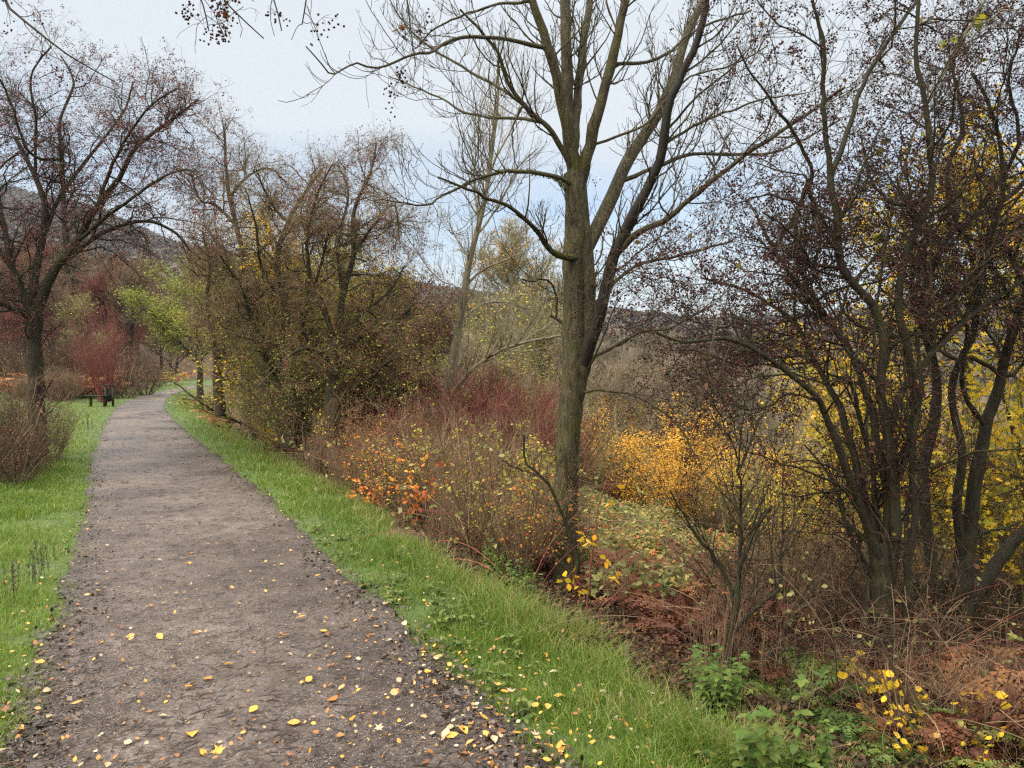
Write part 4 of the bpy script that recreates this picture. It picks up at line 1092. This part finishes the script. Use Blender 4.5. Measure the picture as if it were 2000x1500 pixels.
TP['olive'] = [T_shrub(220 + i, 2.4, .6, 16, 260, 2200, M['olive_twig'], M['olive_twig'], [(900, LEAF4, .03, .05, .2, 1, .04, M['lime'])], up=.08) for i in range(3)]
TP['red'] = [T_shrub(230 + i, 3.0, .75, 22, 260, 1800, M['red_twig'], M['red_twig'], stiff=.03, fine=.003, up=.14) for i in range(3)]
TP['yellowbush'] = [T_shrub(240 + i, 1.2, .7, 14, 120, 500, M['brown_twig'], M['brown_twig'], [(900, LEAF4, .035, .06, 0, 1, .03, M['yellow'])]) for i in range(3)]
TP['yellowsap'] = [T_shrub(245 + i, .55, .6, 5, 14, 22, M['brown_twig'], M['brown_twig'], [(26, LEAF8, .045, .07, .3, .95, .02, M['yellow'])]) for i in range(3)]
TP['mixbush'] = [T_shrub(247 + i, 1.5, .6, 9, 90, 420, M['brown_twig'], M['red_twig'] if i == 1 else M['brown_twig'], [(220, LEAF4, .03, .055, 0, 1, .04, M['scarlet'] if i else M['yellow']), (120, LEAF4, .03, .05, .2, 1, .04, M['lime'])]) for i in range(3)]
TP['limebush'] = [T_shrub(250 + i, 1.7, .5, 7, 40, 120, M['brown_twig'], M['brown_twig'], [(260, LEAF8, .035, .06, .3, 1, .03, M['lime'])]) for i in range(3)]
TP['orangebush'] = [T_shrub(260 + i, 3.6, .6, 16, 220, 1700, M['haw_twig'], M['haw_twig'], [(12000, LEAF4, .05, .085, 0, 1, .08, M['orange'])], fine=.004) for i in range(2)]
TP['scarletbush'] = [T_shrub(265, .8, .6, 9, 30, 70, M['brown_twig'], M['brown_twig'], [(130, LEAF8, .05, .085, 0, 1, .03, M['scarlet'])])]
TP['russetbush'] = [T_shrub(270 + i, 1.9, .6, 16, 150, 900, M['red_twig'], M['brown_twig'], [(2600, LEAF4, .025, .045, 0, 1, .05, M['bracken_far'])]) for i in range(2)]
TP['bracken'] = [T_bracken(280 + i, .85, 10, M['bracken'], M['bracken']) for i in range(3)]
TP['brackentan'] = [T_bracken(284 + i, 1.0, 13, M['bracken_far'], M['straw']) for i in range(2)]
TP['fern'] = [T_bracken(288, .55, 9, M['green'], M['olive_twig'], pin=12)]
TP['nettle'] = [T_herb(290 + i, .45, 9, M['green'], M['olive_twig'], .065, 7, v=(.3, .95)) for i in range(3)]
TP['weed'] = [T_herb(295 + i, .13, 8, M['green'], M['olive_twig'], .04, 3) for i in range(3)]
TP['dock'] = [T_stalks(300 + i, .6, 5, M['litter']) for i in range(3)]
TP['stalk'] = [T_stalks(305 + i, .9, 12, M['brown_twig'], True, 90) for i in range(3)]
TP['straw'] = [T_stalks(310 + i, 1.1, 26, M['straw_dark'], False, 40) for i in range(3)]
TP['vtree'] = [T_tree(320 + i, 13, 8.5, M['pale_bark'], M['grey_twig'], fine=.014) for i in range(3)]
TP['vtree_o'] = [T_tree(330 + i, 12, 8, M['haw'], M['olive_twig'], leaves=[(1300, LEAF4, .12, .22, .5, 1, .3, M['lime'])], fine=.014) for i in range(2)]
TP['vtree_b'] = [T_tree(335 + i, 12, 9, M['pale_bark'], M['val_twig'], fine=.013) for i in range(3)]
TP['hilltree'] = [T_tree(370 + i, 12, 9, M['haw'], [M['brown_twig'], M['red_twig'], M['brown_twig']][i], fine=.015) for i in range(3)]
TP['vtree_y'] = [T_tree(340, 9, 7, M['haw'], M['brown_twig'], leaves=[(7000, LEAF4, .12, .22, .2, 1, .25, M['orange'])], fine=.012)]
TP['dome'] = [T_tree(345, 19.5, 15, M['pale_bark'], M['olive_twig'], n=(26, 300, 3000, 12000), fine=.022, trunk_h=.3, leaves=[(1500, LEAF4, .2, .35, 0, 1, .3, M['orange'])])]
TP['maple'] = [T_tree(350, 6.4, 5.0, M['haw'], M['olive_twig'], n=(18, 200, 1400, 4000), leaves=[(9000, MAPLE, .06, .10, 0, .85, .10, M['yellow'])], fine=.003, trunk_h=.08)]
TP['maplebush'] = [T_shrub(346 + i, 3.6, .5, 14, 160, 900, M['olive_twig'], M['olive_twig'], [(2700, MAPLE, .05, .085, 0, .8, .07, M['yellow'])], fine=.003) for i in range(2)]
TP['maple_g'] = [T_tree(352 + i, 6.0, 5.0, M['haw'], M['brown_twig'], n=(20, 200, 1600, 6000), leaves=[(13000, LEAF4, .05, .09, .1, .9, .12, [M['yellow'], M['lime']][i])], fine=.004, trunk_h=.06) for i in range(2)]
TP['maple_h'] = [T_tree(355, 6.6, 5.2, M['haw'], M['brown_twig'], n=(20, 200, 1600, 6000), leaves=[(15000, LEAF4, .06, .10, 0, .6, .12, M['lime'])], fine=.005, trunk_h=.38)]
TP['redtree'] = [T_tree(360 + i, 7, 5.5, M['haw'], M['red_twig'], n=(20, 220, 2000, 7000), fine=.007, trunk_h=.06) for i in range(2)]

def put(kind, px, Y, s, label, name, cat, group=None, i=None, rz=None, dz=0, sz=None):
    x = (px - 1000) / F * Y; r = rng(int(px * 7 + Y * 131) % 99991)
    T = TP[kind][int(r.integers(0, len(TP[kind]))) if i is None else i]
    return place(T, name, label, cat, x, Y, r.uniform(0, 6.28) if rz is None else rz, s, group, dz, sz)

# the yellow and green trees
put('maple', 1900, 9.2, .95, "bright yellow maple glowing behind the crooked hawthorn at the right edge", "maple_tree", "tree", i=0)
put('maple', 1655, 13.5, .6, "small yellow maple seen through the stems of the near hawthorn", "maple_tree", "tree", i=0, rz=2)
put('maple', 2080, 7.6, .85, "yellow maple cut by the right edge of the picture", "maple_tree", "tree", i=0, rz=4)
for k, (px, Y, s) in enumerate([(1955, 7.6, .95), (1870, 8.6, .85), (1700, 9.6, .5), (2040, 6.8, .9), (1560, 10.5, .6), (1780, 10, .7)]):
    put('maplebush', px, Y, s, ["yellow maple bush behind the low fork of the crooked hawthorn", "yellow maple bush between the two near hawthorns", "yellow maple bush behind the near hawthorn's stems", "yellow maple bush at the very right edge", "small yellow maple bush left of the near hawthorn's stems", "farther yellow maple bush between the near hawthorns"][k], "maple_bush", "bush")
put('maple_g', 630, 18.2, .98, "yellow-leaved maple behind the hawthorn with the straight trunk", "maple_tree", "tree", i=0)
put('maple_g', 745, 17.0, .85, "lower yellow-green maple to the right behind the mid hawthorns", "maple_tree", "tree", i=1)
put('maple_g', 500, 21, .85, "green-gold maple behind the gnarled hawthorn", "maple_tree", "tree", i=1, rz=3)
put('maple_h', 388, 31, 1.0, "light green tree left of the path bend, still in leaf", "maple_tree", "tree", i=0, rz=1)
put('orangebush', 1268, 20, .95, "shrub full of orange-yellow leaves below the valley wood, right of the ash trunk", "orange_shrub", "shrub", i=0)
put('orangebush', 1340, 17, .62, "low orange-leaved shrub beside the fullest orange one", "orange_shrub", "shrub", i=1)
put('orangebush', 1450, 26, 1.15, "far orange-leaved thicket seen through the hawthorn's left sprays", "orange_shrub", "shrub", i=1, rz=2)
put('orangebush', 1540, 29, 1.15, "orange-leaved bush further right beyond the hawthorn stems", "orange_shrub", "shrub", i=0, rz=3)
for k, (px, Y, s) in enumerate([(880, 13.5, .75), (935, 14.5, .85), (985, 15.5, .95), (1035, 14, .8), (820, 16, .8), (1085, 17, .7), (1150, 19, .55), (900, 18, 1.0), (1000, 19, 1.1)]):
    put('red', px, Y, s, ["dark red dogwood thicket on the slope left of the ash", "dark red dogwood behind the foot of the slender leaning tree", "tallest crimson dogwood just left of the ash trunk", "crimson dogwood touching the ash trunk on its left", "red dogwood at the lower right of the mid hawthorns", "small red dogwood seen right beside the ash trunk", "low red dogwood between the ash and the orange shrub", "upper red dogwood behind the slender tree", "upper red dogwood farther down the slope"][k], "dogwood_shrub", "shrub", "red dogwood shrubs on the slope")
for k, (px, Y, s) in enumerate([(745, 11.5, .8), (800, 12.5, .75), (700, 12.5, .7), (870, 11.8, .75)]):
    put('russetbush', px, Y, s, ["russet-leaved shrub right of the straight hawthorn trunk", "rusty shrub below the dark red dogwoods", "small russet shrub at the foot of the straight hawthorn", "rusty bush in front of the dogwoods, near the ash"][k], "russet_shrub", "shrub")

# undergrowth on the bank right of the verge
r = rng(51)
def clear(px, Y, d):
    # keep the view of the ash foot and of the bramble slope open
    return (1035 < px < 1190 and Y < 7.4) or (1150 < px < 1420 and 4.5 < Y < 16) or (1180 < px < 1370 and Y < 21)
def scatter_bank(kind, n, srange, drange, yr, label, name, cat, group, seed, pxr=(0, 2100), avoid=None):
    r = rng(seed); c = 0; tries = 0; avoid = avoid or clear
    while c < n and tries < 40000:
        tries += 1
        Y = 1 / r.uniform(1 / yr[1], 1 / yr[0]); px = r.uniform(*pxr); x = (px - 1000) / F * Y
        d = float(dR(x, Y))
        if not (drange[0] < d < drange[1]): continue
        if avoid and avoid(px, Y, d): continue
        put(kind, px, Y, r.uniform(*srange), label, name, cat, group); c += 1
nomound = lambda px, Y, d: clear(px, Y, d) or 1120 < px < 1480 and 7.5 < Y < 17
scatter_bank('bare', 20, (.38, .62), (1.5, 5), (6.5, 14), "thin brown leafless shrub in the thicket along the verge", "bare_shrub", "shrub", "bare brown shrubs lining the bank", 61, (520, 1100))
scatter_bank('bare', 20, (.5, .8), (1.4, 5), (12, 30), "thin brown leafless shrub under the mid hawthorns", "bare_shrub", "shrub", "bare brown shrubs under the mid hawthorns", 62, (440, 700))
scatter_bank('thicket', 34, (.4, .7), (1.7, 6), (6.5, 16), "tangled brown thicket with shrivelled leaves on the bank", "thicket_shrub", "shrub", "tangled thickets on the bank", 63, (420, 1150), nomound)
scatter_bank('thicket', 16, (.5, .9), (2.8, 7), (5.4, 9), "tangled bare thicket among the hawthorn stems", "thicket_shrub", "shrub", "tangled thickets under the near hawthorns", 64, (1330, 2050), nomound)
scatter_bank('bare', 9, (.5, .8), (2.6, 7), (5, 8), "thin leafless shrub in front of the orange shrubs", "bare_shrub", "shrub", "bare shrubs below the near hawthorn", 65, (1330, 1800), nomound)
scatter_bank('stalk', 16, (.5, .9), (1.8, 3.6), (4.4, 6.8), "brown dead weed stalks standing in the bracken", "weed_stalks", "dead weed", "dead weed stalks in the bracken", 79, (1180, 1500), lambda px, Y, d: False)
scatter_bank('bracken', 60, (.55, 1.0), (2.1, 6), (3.9, 8.2), "dead rust-red bracken clump on the bank below the ash", "bracken_clump", "bracken", "red bracken below the ash", 66, (1180, 2050), lambda px, Y, d: (px < 1450 and Y > 7) or (1690 < px < 1780 and Y < 4.6))
scatter_bank('bracken', 12, (.4, .7), (1.5, 3), (6, 16), "dead bracken clump under the brown shrubs", "bracken_clump", "bracken", "bracken under the shrubs", 67, (560, 1100))
scatter_bank('straw', 22, (.35, .65), (1.2, 3), (4.2, 14), "tuft of pale dead stems at the edge of the verge", "dead_stems", "dead stems", "dead straw-coloured stems edging the verge", 68, (480, 1500))
scatter_bank('stalk', 14, (.6, .9), (1.0, 1.6), (8.5, 13), "brown dead weed stalks standing at the verge edge", "weed_stalks", "dead weed", "dead weed stalks by the verge", 69, (500, 700))
scatter_bank('yellowbush', 18, (.4, .8), (1.6, 5), (9, 18), "low bush with yellow leaves beneath the mid hawthorns", "yellow_bush", "bush", "yellow bushes under the mid hawthorns", 70, (480, 760))
scatter_bank('mixbush', 26, (.5, .9), (1.5, 4.5), (6.5, 14), "thin brown shrub with a scatter of red, orange and yellow leaves", "autumn_shrub", "shrub", "thin shrubs with the last coloured leaves", 77, (560, 1090))
scatter_bank('cane', 26, (.6, 1.15), (1.3, 4), (6, 13), "arching bramble canes with a few leaves looping over the thicket", "bramble_canes", "bramble", "bramble canes along the thicket", 78, (540, 1100))
scatter_bank('cane', 12, (.5, .9), (1.8, 4), (4, 7), "arching bramble canes under the near hawthorns", "bramble_canes", "bramble", "bramble canes under the near hawthorns", 80, (1300, 2000))
scatter_bank('bare', 9, (.75, .95), (1.7, 4), (8, 13), "taller leafless shrub standing out of the thicket", "bare_shrub", "shrub", "taller bare shrubs in the thicket", 83, (560, 1050))
scatter_bank('limebush', 12, (.5, .85), (1.6, 4), (6, 11), "leggy shrub with sparse yellow-green leaves on the bank", "leggy_shrub", "shrub", "sparse yellow-green shrubs on the bank", 71, (700, 1080))
scatter_bank('nettle', 16, (.4, .75), (1.1, 1.8), (3.6, 7), "green nettle clump at the lip of the verge", "nettle_clump", "nettles", "nettles at the lip of the verge", 72, (950, 1420))
scatter_bank('yellowsap', 14, (.6, 1.0), (1.9, 3.2), (3.1, 4.3), "low sapling with bright yellow leaves in the bottom right corner", "yellow_bush", "bush", "yellow saplings in the bottom right corner", 73, (1580, 2000))
scatter_bank('tangle', 18, (.5, .95), (2.0, 4.2), (3.7, 6.2), "low tangle of pale dead twigs and bramble on the bank", "twig_tangle", "shrub", "pale twig tangles on the bank", 76, (1300, 2050), lambda px, Y, d: 1640 < px < 1810 and Y < 5.0)
scatter_bank('fern', 8, (.5, .9), (1.7, 3.5), (3.2, 6), "small green fern among the red bracken", "fern", "fern", "green ferns among the bracken", 74, (1300, 1800))
scatter_bank('weed', 170, (.5, 1.3), (.1, 1.4), (2.6, 8), "low broad-leaved weed growing in the right verge", "weed_plant", "weed", "weeds in the right verge", 75, (600, 1700))
put('nettle', 1510, 2.95, 1.0, "largest fresh green nettle clump at the bottom edge right of the grass", "nettle_clump", "nettles", i=0)
put('nettle', 1590, 3.0, .75, "nettle tuft right of the largest nettle clump", "nettle_clump", "nettles", i=1)
put('scarletbush', 722, 9.0, .62, "low beech sapling with scarlet and orange leaves beside the verge", "beech_sapling", "sapling", i=0)
put('scarletbush', 822, 8.6, .8, "taller sapling with a few orange leaves among brown twigs", "beech_sapling", "sapling", i=0, sz=1.1, rz=2)
put('orangebush', 1135, 5.3, .0001 + .30, "thin sapling hung with bright yellow leaves at the foot of the ash", "yellow_sapling", "sapling", i=1) if False else None
def build_small_saplings():
    D = 5.4
    S = [LB([(1142, 1240), (1150, 1150), (1160, 1060), (1172, 980), (1190, 920)], 5, 2, (D, D - .2)),
         LB([(1128, 1230), (1125, 1170), (1120, 1110), (1105, 1060)], 3, 1.5, (D, D - .3)),
         LB([(1140, 1235), (1180, 1180), (1215, 1150), (1240, 1120)], 3, 1.5, (D, D + .2))]
    lv = [dict(n=18, length=(.1, .3), k=5, t=(.3, 1.), ang=(45, 12), wig=.15, up=.05, rf=.6, rmax=.002, rmin=.001, bark=True),
          dict(n=30, length=(.04, .12), k=3, t=(.3, 1.), ang=(45, 12), wig=.15, up=0, rf=.6, rmax=.0015, rmin=.001)]
    make_tree("hazel_sapling", "thin sapling with round bright yellow leaves at the foot of the ash", "sapling", S, M['red_twig'], M['brown_twig'], lv, 120, sides=5, leaves=[(42, LEAF8, .045, .065, .4, .9, .01, M['yellow'])])
    # dark crooked stem climbing in front of the ash
    D = 6.2
    S = [LB([(1130, 1225), (1122, 1150), (1128, 1090), (1108, 1030), (1092, 990), (1075, 950), (1050, 925), (1028, 905), (1022, 850)], 13, 4, (D, D - .2), 22),
         LB([(1100, 1010), (1120, 960), (1140, 935)], 4, 2, (D, D - .2)),
         LB([(1050, 925), (1010, 915), (980, 900)], 4, 2, (D, D - .3))]
    lv = [dict(n=40, length=(.15, .5), k=5, t=(.1, 1.), ang=(50, 12), wig=.25, up=.03, rf=.5, rmax=.004, rmin=.0015, bark=True),
          dict(n=220, length=(.06, .2), k=4, t=(.1, 1.), ang=(50, 12), wig=.3, up=0, rf=.6, rmax=.002, rmin=.0012)]
    make_tree("young_thorn", "dark crooked young thorn climbing in front of the ash trunk", "shrub", S, M['haw'], M['brown_twig'], lv, 121, sides=6)
    # bare elder with long shoots
    D = 4.6
    S = [LB([(1405, 1430), (1418, 1330), (1428, 1240), (1440, 1160), (1452, 1090), (1490, 1010), (1505, 990)], 20, 8, (D, D - .2), 22),
         LB([(1440, 1165), (1410, 1110), (1370, 1060), (1340, 1010), (1310, 960)], 12, 3, (D, D - .2)),
         LB([(1450, 1100), (1450, 1000), (1445, 900), (1455, 780)], 8, 2, (D, D - .4)),
         LB([(1430, 1240), (1460, 1200), (1520, 1150), (1528, 1050), (1530, 900)], 10, 2, (D, D + .2)),
         LB([(1410, 1410), (1470, 1330), (1530, 1240), (1560, 1180), (1600, 1140)], 14, 4, (D, D + .4)),
         LB([(1445, 900), (1400, 800), (1380, 740)], 4, 2, (D - .3, D - .5)), LB([(1445, 930), (1480, 830), (1510, 760)], 4, 2, (D - .3, D - .1))]
    lv = [dict(n=70, length=(.3, .8), k=6, t=(.1, 1.), ang=(35, 12), wig=.10, up=.14, rf=.5, rmax=.005, rmin=.0018, bark=True),
          dict(n=420, length=(.1, .35), k=4, t=(.1, 1.), ang=(42, 12), wig=.15, up=.08, rf=.6, rmax=.0025, rmin=.0014)]
    make_tree("elder_shrub", "bare elder with crooked stem and long pale upright shoots between ash and hawthorn", "shrub", S, M['haw'], M['brown_twig'], lv, 122, sides=7)
build_small_saplings()

def build_mound():
    """bramble patch: a carpet nobody could count"""
    r = rng(81); g = Geo(); n = 60000
    Y = r.uniform(5.8, 19, n); px = r.uniform(1080, 1560, n); x = (px - 1000) / F * Y; d = dR(x, Y)
    k = ((d > 2.7 + .4 * sn(x, Y, 1.4, 87)) & (d < 8.4 + .6 * sn(x, Y, .8, 82)) & (Y > 6.9 + .7 * sn(x, Y, 1.1, 84))) | ((d > 1.3) & (d < 2.6) & (Y < 6.9) & (px > 1140) & (sn(x, Y, 3.0, 89) > -.1) & (r.random(n) < .45)); x, Y, d = x[k], Y[k], d[k]; n = len(x)
    h = .30 + .2 * sn(x, Y, 2.0, 83) + .16 * sn(x, Y, 5, 85)
    pos = np.stack([x, Y, zt(x, Y) + h * r.random(n) ** .35], 1)
    X, Yv, Z = frames(r, n, .1, 1.2)
    g.scatter(*LEAF4, pos, X, Yv, Z, r.uniform(.05, .085, n), np.clip(r.normal(.42 + .2 * sn(x, Y, 2.3, 86), .3, n), 0, 1))
    tag(obj("bramble_patch", g.mesh("bramble_patch"), M['bramble']), "green and gold bramble carpet on the slope right of the ash foot", "brambles", kind="stuff")
    # bed of fallen leaves and dead fronds beneath everything on the bank
    g = Geo(); n = 120000
    x, Y = ray_ground(r, n, 2.8, 26, 300, 2100); d = dR(x, Y); k = (d > 1.05 + .25 * sn(x, Y, 1.5, 88)) & (d < 16); x, Y = x[k], Y[k]; n = len(x)
    pos = np.stack([x, Y, zt(x, Y) + r.uniform(0, .10, n)], 1); X, Yv, Z = frames(r, n, 0, .9)
    g.scatter(*LEAF4, pos, X, Yv, Z, r.uniform(.02, .05, n) * np.maximum(1, Y / 6) ** .6, np.clip(r.normal(.4, .25, n), 0, 1))
    tag(obj("dead_leaves", g.mesh("dead_leaves"), M['floor']), "deep brown carpet of dead leaves and fern litter on the bank", "leaf litter", kind="stuff")
build_mound()

# ------------------------------------------------------------------ left side: stalks, scrub, bench, hedge bank
for k, (px, Y, s) in enumerate([(12, 5.2, .55), (62, 5.6, .5), (85, 5.9, .52)]):
    put('dock', px, Y, s * 1.1, ["dead dock stalk at the left edge of the picture", "blackened dock stalk in the left grass, left one of a pair", "blackened dock stalk in the left grass, right one of a pair"][k], "dock_stalk", "dead weed")
put('dock', 170, 19, .9, "cluster of dead stalks in the meadow before the bench", "weed_stalks", "dead weed", sz=.8)
for k, (px, Y, s, kd) in enumerate([(20, 11.0, .75, 'thicket'), (-40, 10.5, .9, 'thicket'), (50, 11.6, .6, 'thicket'), (0, 12.2, .9, 'bare'), (-60, 12.5, 1.0, 'thicket'), (35, 13.5, .9, 'bare'), (100, 12.8, .45, 'olive'), (30, 10.2, .5, 'thicket')]):
    put(kd, px, Y, s, "tangled leafless scrub round the foot of the left hawthorn", "scrub_bush", "bush", "scrub at the foot of the left hawthorn")
def scatter_left(kind, n, srange, pxr, yr, dmin, label, name, cat, group, seed):
    r = rng(seed); c = 0; tries = 0
    while c < n and tries < 20000:
        tries += 1
        px = r.uniform(*pxr); Y = r.uniform(*yr); x = (px - 1000) / F * Y
        if float(dL(x, Y)) < dmin: continue
        put(kind, px, Y, r.uniform(*srange), label, name, cat, group); c += 1
scatter_left('brackentan', 50, (1.1, 1.9), (60, 330), (35, 46), 2.2, "tan dead bracken clump along the far edge of the meadow", "bracken_clump", "bracken", "tan bracken beyond the meadow", 91)
scatter_left('bare', 34, (.5, .85), (40, 300), (32.5, 36), 2.0, "low brown leafless bush along the far edge of the meadow", "bare_shrub", "shrub", "brown bushes beyond the meadow", 97)
scatter_left('stalk', 44, (1.0, 1.5), (90, 250), (32, 37), 2.5, "brown seeded weed stalks at the far edge of the meadow", "weed_stalks", "dead weed", "weed stalks beyond the meadow", 92)
scatter_left('thicket', 40, (1.6, 2.6), (-80, 420), (40, 56), 2.5, "dark tangled thicket at the foot of the hillside wood", "thicket_shrub", "shrub", "dark thickets below the hillside", 93)
scatter_left('redtree', 3, (.7, 1.1), (-60, 400), (44, 66), 3, "reddish bare thorn tree at the foot of the hillside wood", "thorn_tree", "tree", "reddish thorn trees below the hillside", 94)
scatter_left('hilltree', 44, (.7, 1.1), (-150, 420), (58, 110), 8, "brown bare tree in the hillside wood", "bare_tree", "tree", "brown trees on the left hillside", 95)
scatter_left('vtree', 12, (.6, .95), (-150, 380), (60, 120), 8, "grey bare tree in the hillside wood", "bare_tree", "tree", "grey trees on the left hillside", 96)
put('vtree_o', 170, 52, .55, "olive-green leafed tree in the middle of the hillside wood", "olive_tree", "tree", i=0)
put('red', 208, 33, .8, "slim dark red shrub left of the path where it bends", "dogwood_shrub", "shrub", i=0, sz=1.5)
for k, (px, Y, s) in enumerate([(245, 37, 1.5), (285, 41, 1.7), (150, 40, 1.7), (110, 42, 1.9)]):
    put('olive' if k == 9 else 'thicket', px, Y, s * 1.15, ["dark bare thorn left of the path bend", "dark leaning thorn closest to the path bend", "dark rounded thorn behind the bench", "dark rounded thorn left of the one behind the bench"][k], "thorn_bush", "bush", "dark thorns behind the meadow")
for k, (px, Y, s) in enumerate([(415, 26, .6), (430, 22, .55), (395, 33, .7), (300, 58, 1.6), (345, 62, 1.6)]):
    put('brackentan', px, Y, s, "tan dead bracken at the path bend under the thorns", "bracken_clump", "bracken", "bracken at the path bend")

def box(g, c, s, rz=0, tilt=0, v=.5):
    V = np.array([[a, b, d] for a in (-.5, .5) for b in (-.5, .5) for d in (-.5, .5)]) * s
    ct, st = math.cos(tilt), math.sin(tilt); V = np.stack([V[:, 0], V[:, 1] * ct - V[:, 2] * st, V[:, 1] * st + V[:, 2] * ct], 1)
    c_, s_ = math.cos(rz), math.sin(rz); V = np.stack([V[:, 0] * c_ - V[:, 1] * s_, V[:, 0] * s_ + V[:, 1] * c_, V[:, 2]], 1) + c
    g.add(V, np.array([[0, 1, 3, 2], [4, 6, 7, 5], [0, 4, 5, 1], [2, 3, 7, 6], [0, 2, 6, 4], [1, 5, 7, 3]]), v)
def one(name, boxes, mat, par):
    g = Geo(); [box(g, *b) for b in boxes]; return obj(name, g.mesh(name), mat, par)
def build_bench():
    Y = 29.5; x = (190 - 1000) / F * Y
    t = thing("wooden_bench", "low dark wooden bench in the meadow just left of the path bend", "bench", (x, Y, float(zt(x, Y)))); t.rotation_euler = (0, 0, -.35)
    dk = M['dark']
    for i, dy in enumerate((-.13, 0, .13)): one("seat_plank", [(np.array([0, dy, .42]), np.array([.9, .11, .04]))], dk, t)
    for sx in (-.36, .36): one("leg", [(np.array([sx, 0, .18]), np.array([.07, .07, .42]))], dk, t)
    x2 = (213 - 1000) / F * 29.8
    p = thing("wooden_gatepost", "small wooden post frame standing beside the bench", "post", (x2, 29.8, float(zt(x2, 29.8)))); p.rotation_euler = (0, 0, .2)
    for sx in (-.13, .13): one("post", [(np.array([sx, 0, .38]), np.array([.075, .075, .86]))], M['haw'], p)
    one("rail", [(np.array([0, -.003, .83]), np.array([.38, .10, .05]))], M['haw'], p)
    one("board", [(np.array([0, .02, .45]), np.array([.17, .03, .5]))], dk, p)
build_bench()

# ------------------------------------------------------------------ the valley wood
def valley(kind, n, srange, pxr, yr, label, name, group, seed, dmin=14):
    r = rng(seed); c = 0; tries = 0
    while c < n and tries < 20000:
        tries += 1
        px = r.uniform(*pxr); Y = math.exp(r.uniform(math.log(yr[0]), math.log(yr[1]))); x = (px - 1000) / F * Y
        if float(dR(x, Y)) < dmin: continue
        put(kind, px, Y, r.uniform(*srange), label, name, "tree", group); c += 1
put('dome', 1012, 72, 1.02, "big round-crowned tree rising above the valley wood behind the ash", "domed_tree", "tree", i=0)
put('vtree_o', 950, 58, 1.15, "olive round tree in front of the big domed crown", "round_tree", "tree", i=1)
put('vtree_o', 1060, 46, .95, "tree with thin ochre leaves left of the ash trunk, below the domed crown", "ochre_tree", "tree", i=0)
valley('vtree', 26, (.55, .85), (720, 1500), (45, 150), "pale grey bare tree in the valley wood", "bare_tree", "grey bare trees in the valley", 401)
valley('vtree_b', 30, (.4, .72), (680, 1560), (32, 120), "brown bare tree in the valley wood", "bare_tree", "brown bare trees in the valley", 402)
valley('vtree_o', 10, (.45, .75), (700, 1150), (38, 90), "olive-tinted tree in the valley wood", "olive_tree", "olive trees in the valley", 403)
valley('vtree_y', 8, (.5, .8), (1150, 1750), (38, 80), "tree with orange-brown leaves in the valley wood", "ochre_tree", "orange-brown trees in the valley", 404)
valley('vtree_b', 14, (.4, .6), (1500, 2100), (40, 120), "brown bare tree far behind the hawthorns on the right", "bare_tree", "brown trees beyond the right hawthorns", 405)
scatter_bank('olive', 26, (.8, 1.2), (7, 16), (15, 34), "olive twiggy bush on the lower slope", "slope_bush", "bush", "bushes on the lower slope", 411, (700, 1560))
scatter_bank('thicket', 50, (.8, 1.5), (9, 20), (16, 40), "dark brown thicket on the lower slope", "thicket_shrub", "shrub", "dark thickets on the lower slope", 412, (800, 1650))
scatter_bank('olive', 30, (.9, 1.6), (1.8, 9), (15, 34), "olive twiggy bush behind the mid hawthorns", "slope_bush", "bush", "bushes behind the mid hawthorns", 413, (500, 800))

def build_woodland():
    """far wooded hillsides, reading as one mass"""
    r = rng(501); n = 15000
    az = r.uniform(-.62, .62, n); R_ = r.uniform(210, 1250, n) ; x = np.sin(az) * R_; y = np.cos(az) * R_
    fld = ((sn(x, y, .011, 9) > -.05) | (x > .3 * y)) & (dR(x, y) > 70) & (R_ < 800)
    k = ~fld | (r.random(n) < .10); x, y, R_ = x[k], y[k], R_[k]; n = len(x)
    z = zt(x, y); s = r.uniform(2.6, 5.2, n)
    g = Geo(); TVs = 80
    pos = np.repeat(np.stack([x, y, z], 1), TVs, 0); m_ = len(pos); ss = np.repeat(s, TVs)
    dr = unit(r.normal(size=(m_, 3))); dr[:, 2] = np.abs(dr[:, 2])
    off = dr * (ss * r.uniform(.55, 1., m_))[:, None] * np.array([.8, .8, 1.5])
    X, Y, Z = frames(r, m_, 0, 0)
    g.scatter(*LEAF4, pos + off, X, Y, Z, ss * .42, np.clip(np.repeat(r.normal(.4, .22, n), TVs) + r.normal(0, .08, m_), 0, 1))
    tag(obj("distant_woods", g.mesh("distant_woods"), M['woodland']), "grey-brown woods covering the distant hillsides", "woods", kind="stuff")
build_woodland()

# ------------------------------------------------------------------ air
def build_haze():
    g = Geo(); box(g, np.array([0, 6, 103.]), np.array([3560., 3560., 254.]))
    me = g.mesh("haze"); m, n, l = mat_new('haze_air'); o = n("ShaderNodeOutputMaterial"); v = n("ShaderNodeVolumePrincipled")
    v.inputs['Color'].default_value = (.80, .88, 1.0, 1); v.inputs['Density'].default_value = .00014; v.inputs['Anisotropy'].default_value = .1
    l(v.outputs[0], o.inputs['Volume'])
    h = tag(obj("haze", me, m), "thin bluish haze over the valley", "haze", kind="stuff")
HAZE = True
if HAZE: build_haze()
print("objects", len(bpy.data.objects), "polys", sum(len(m.polygons) for m in bpy.data.meshes))
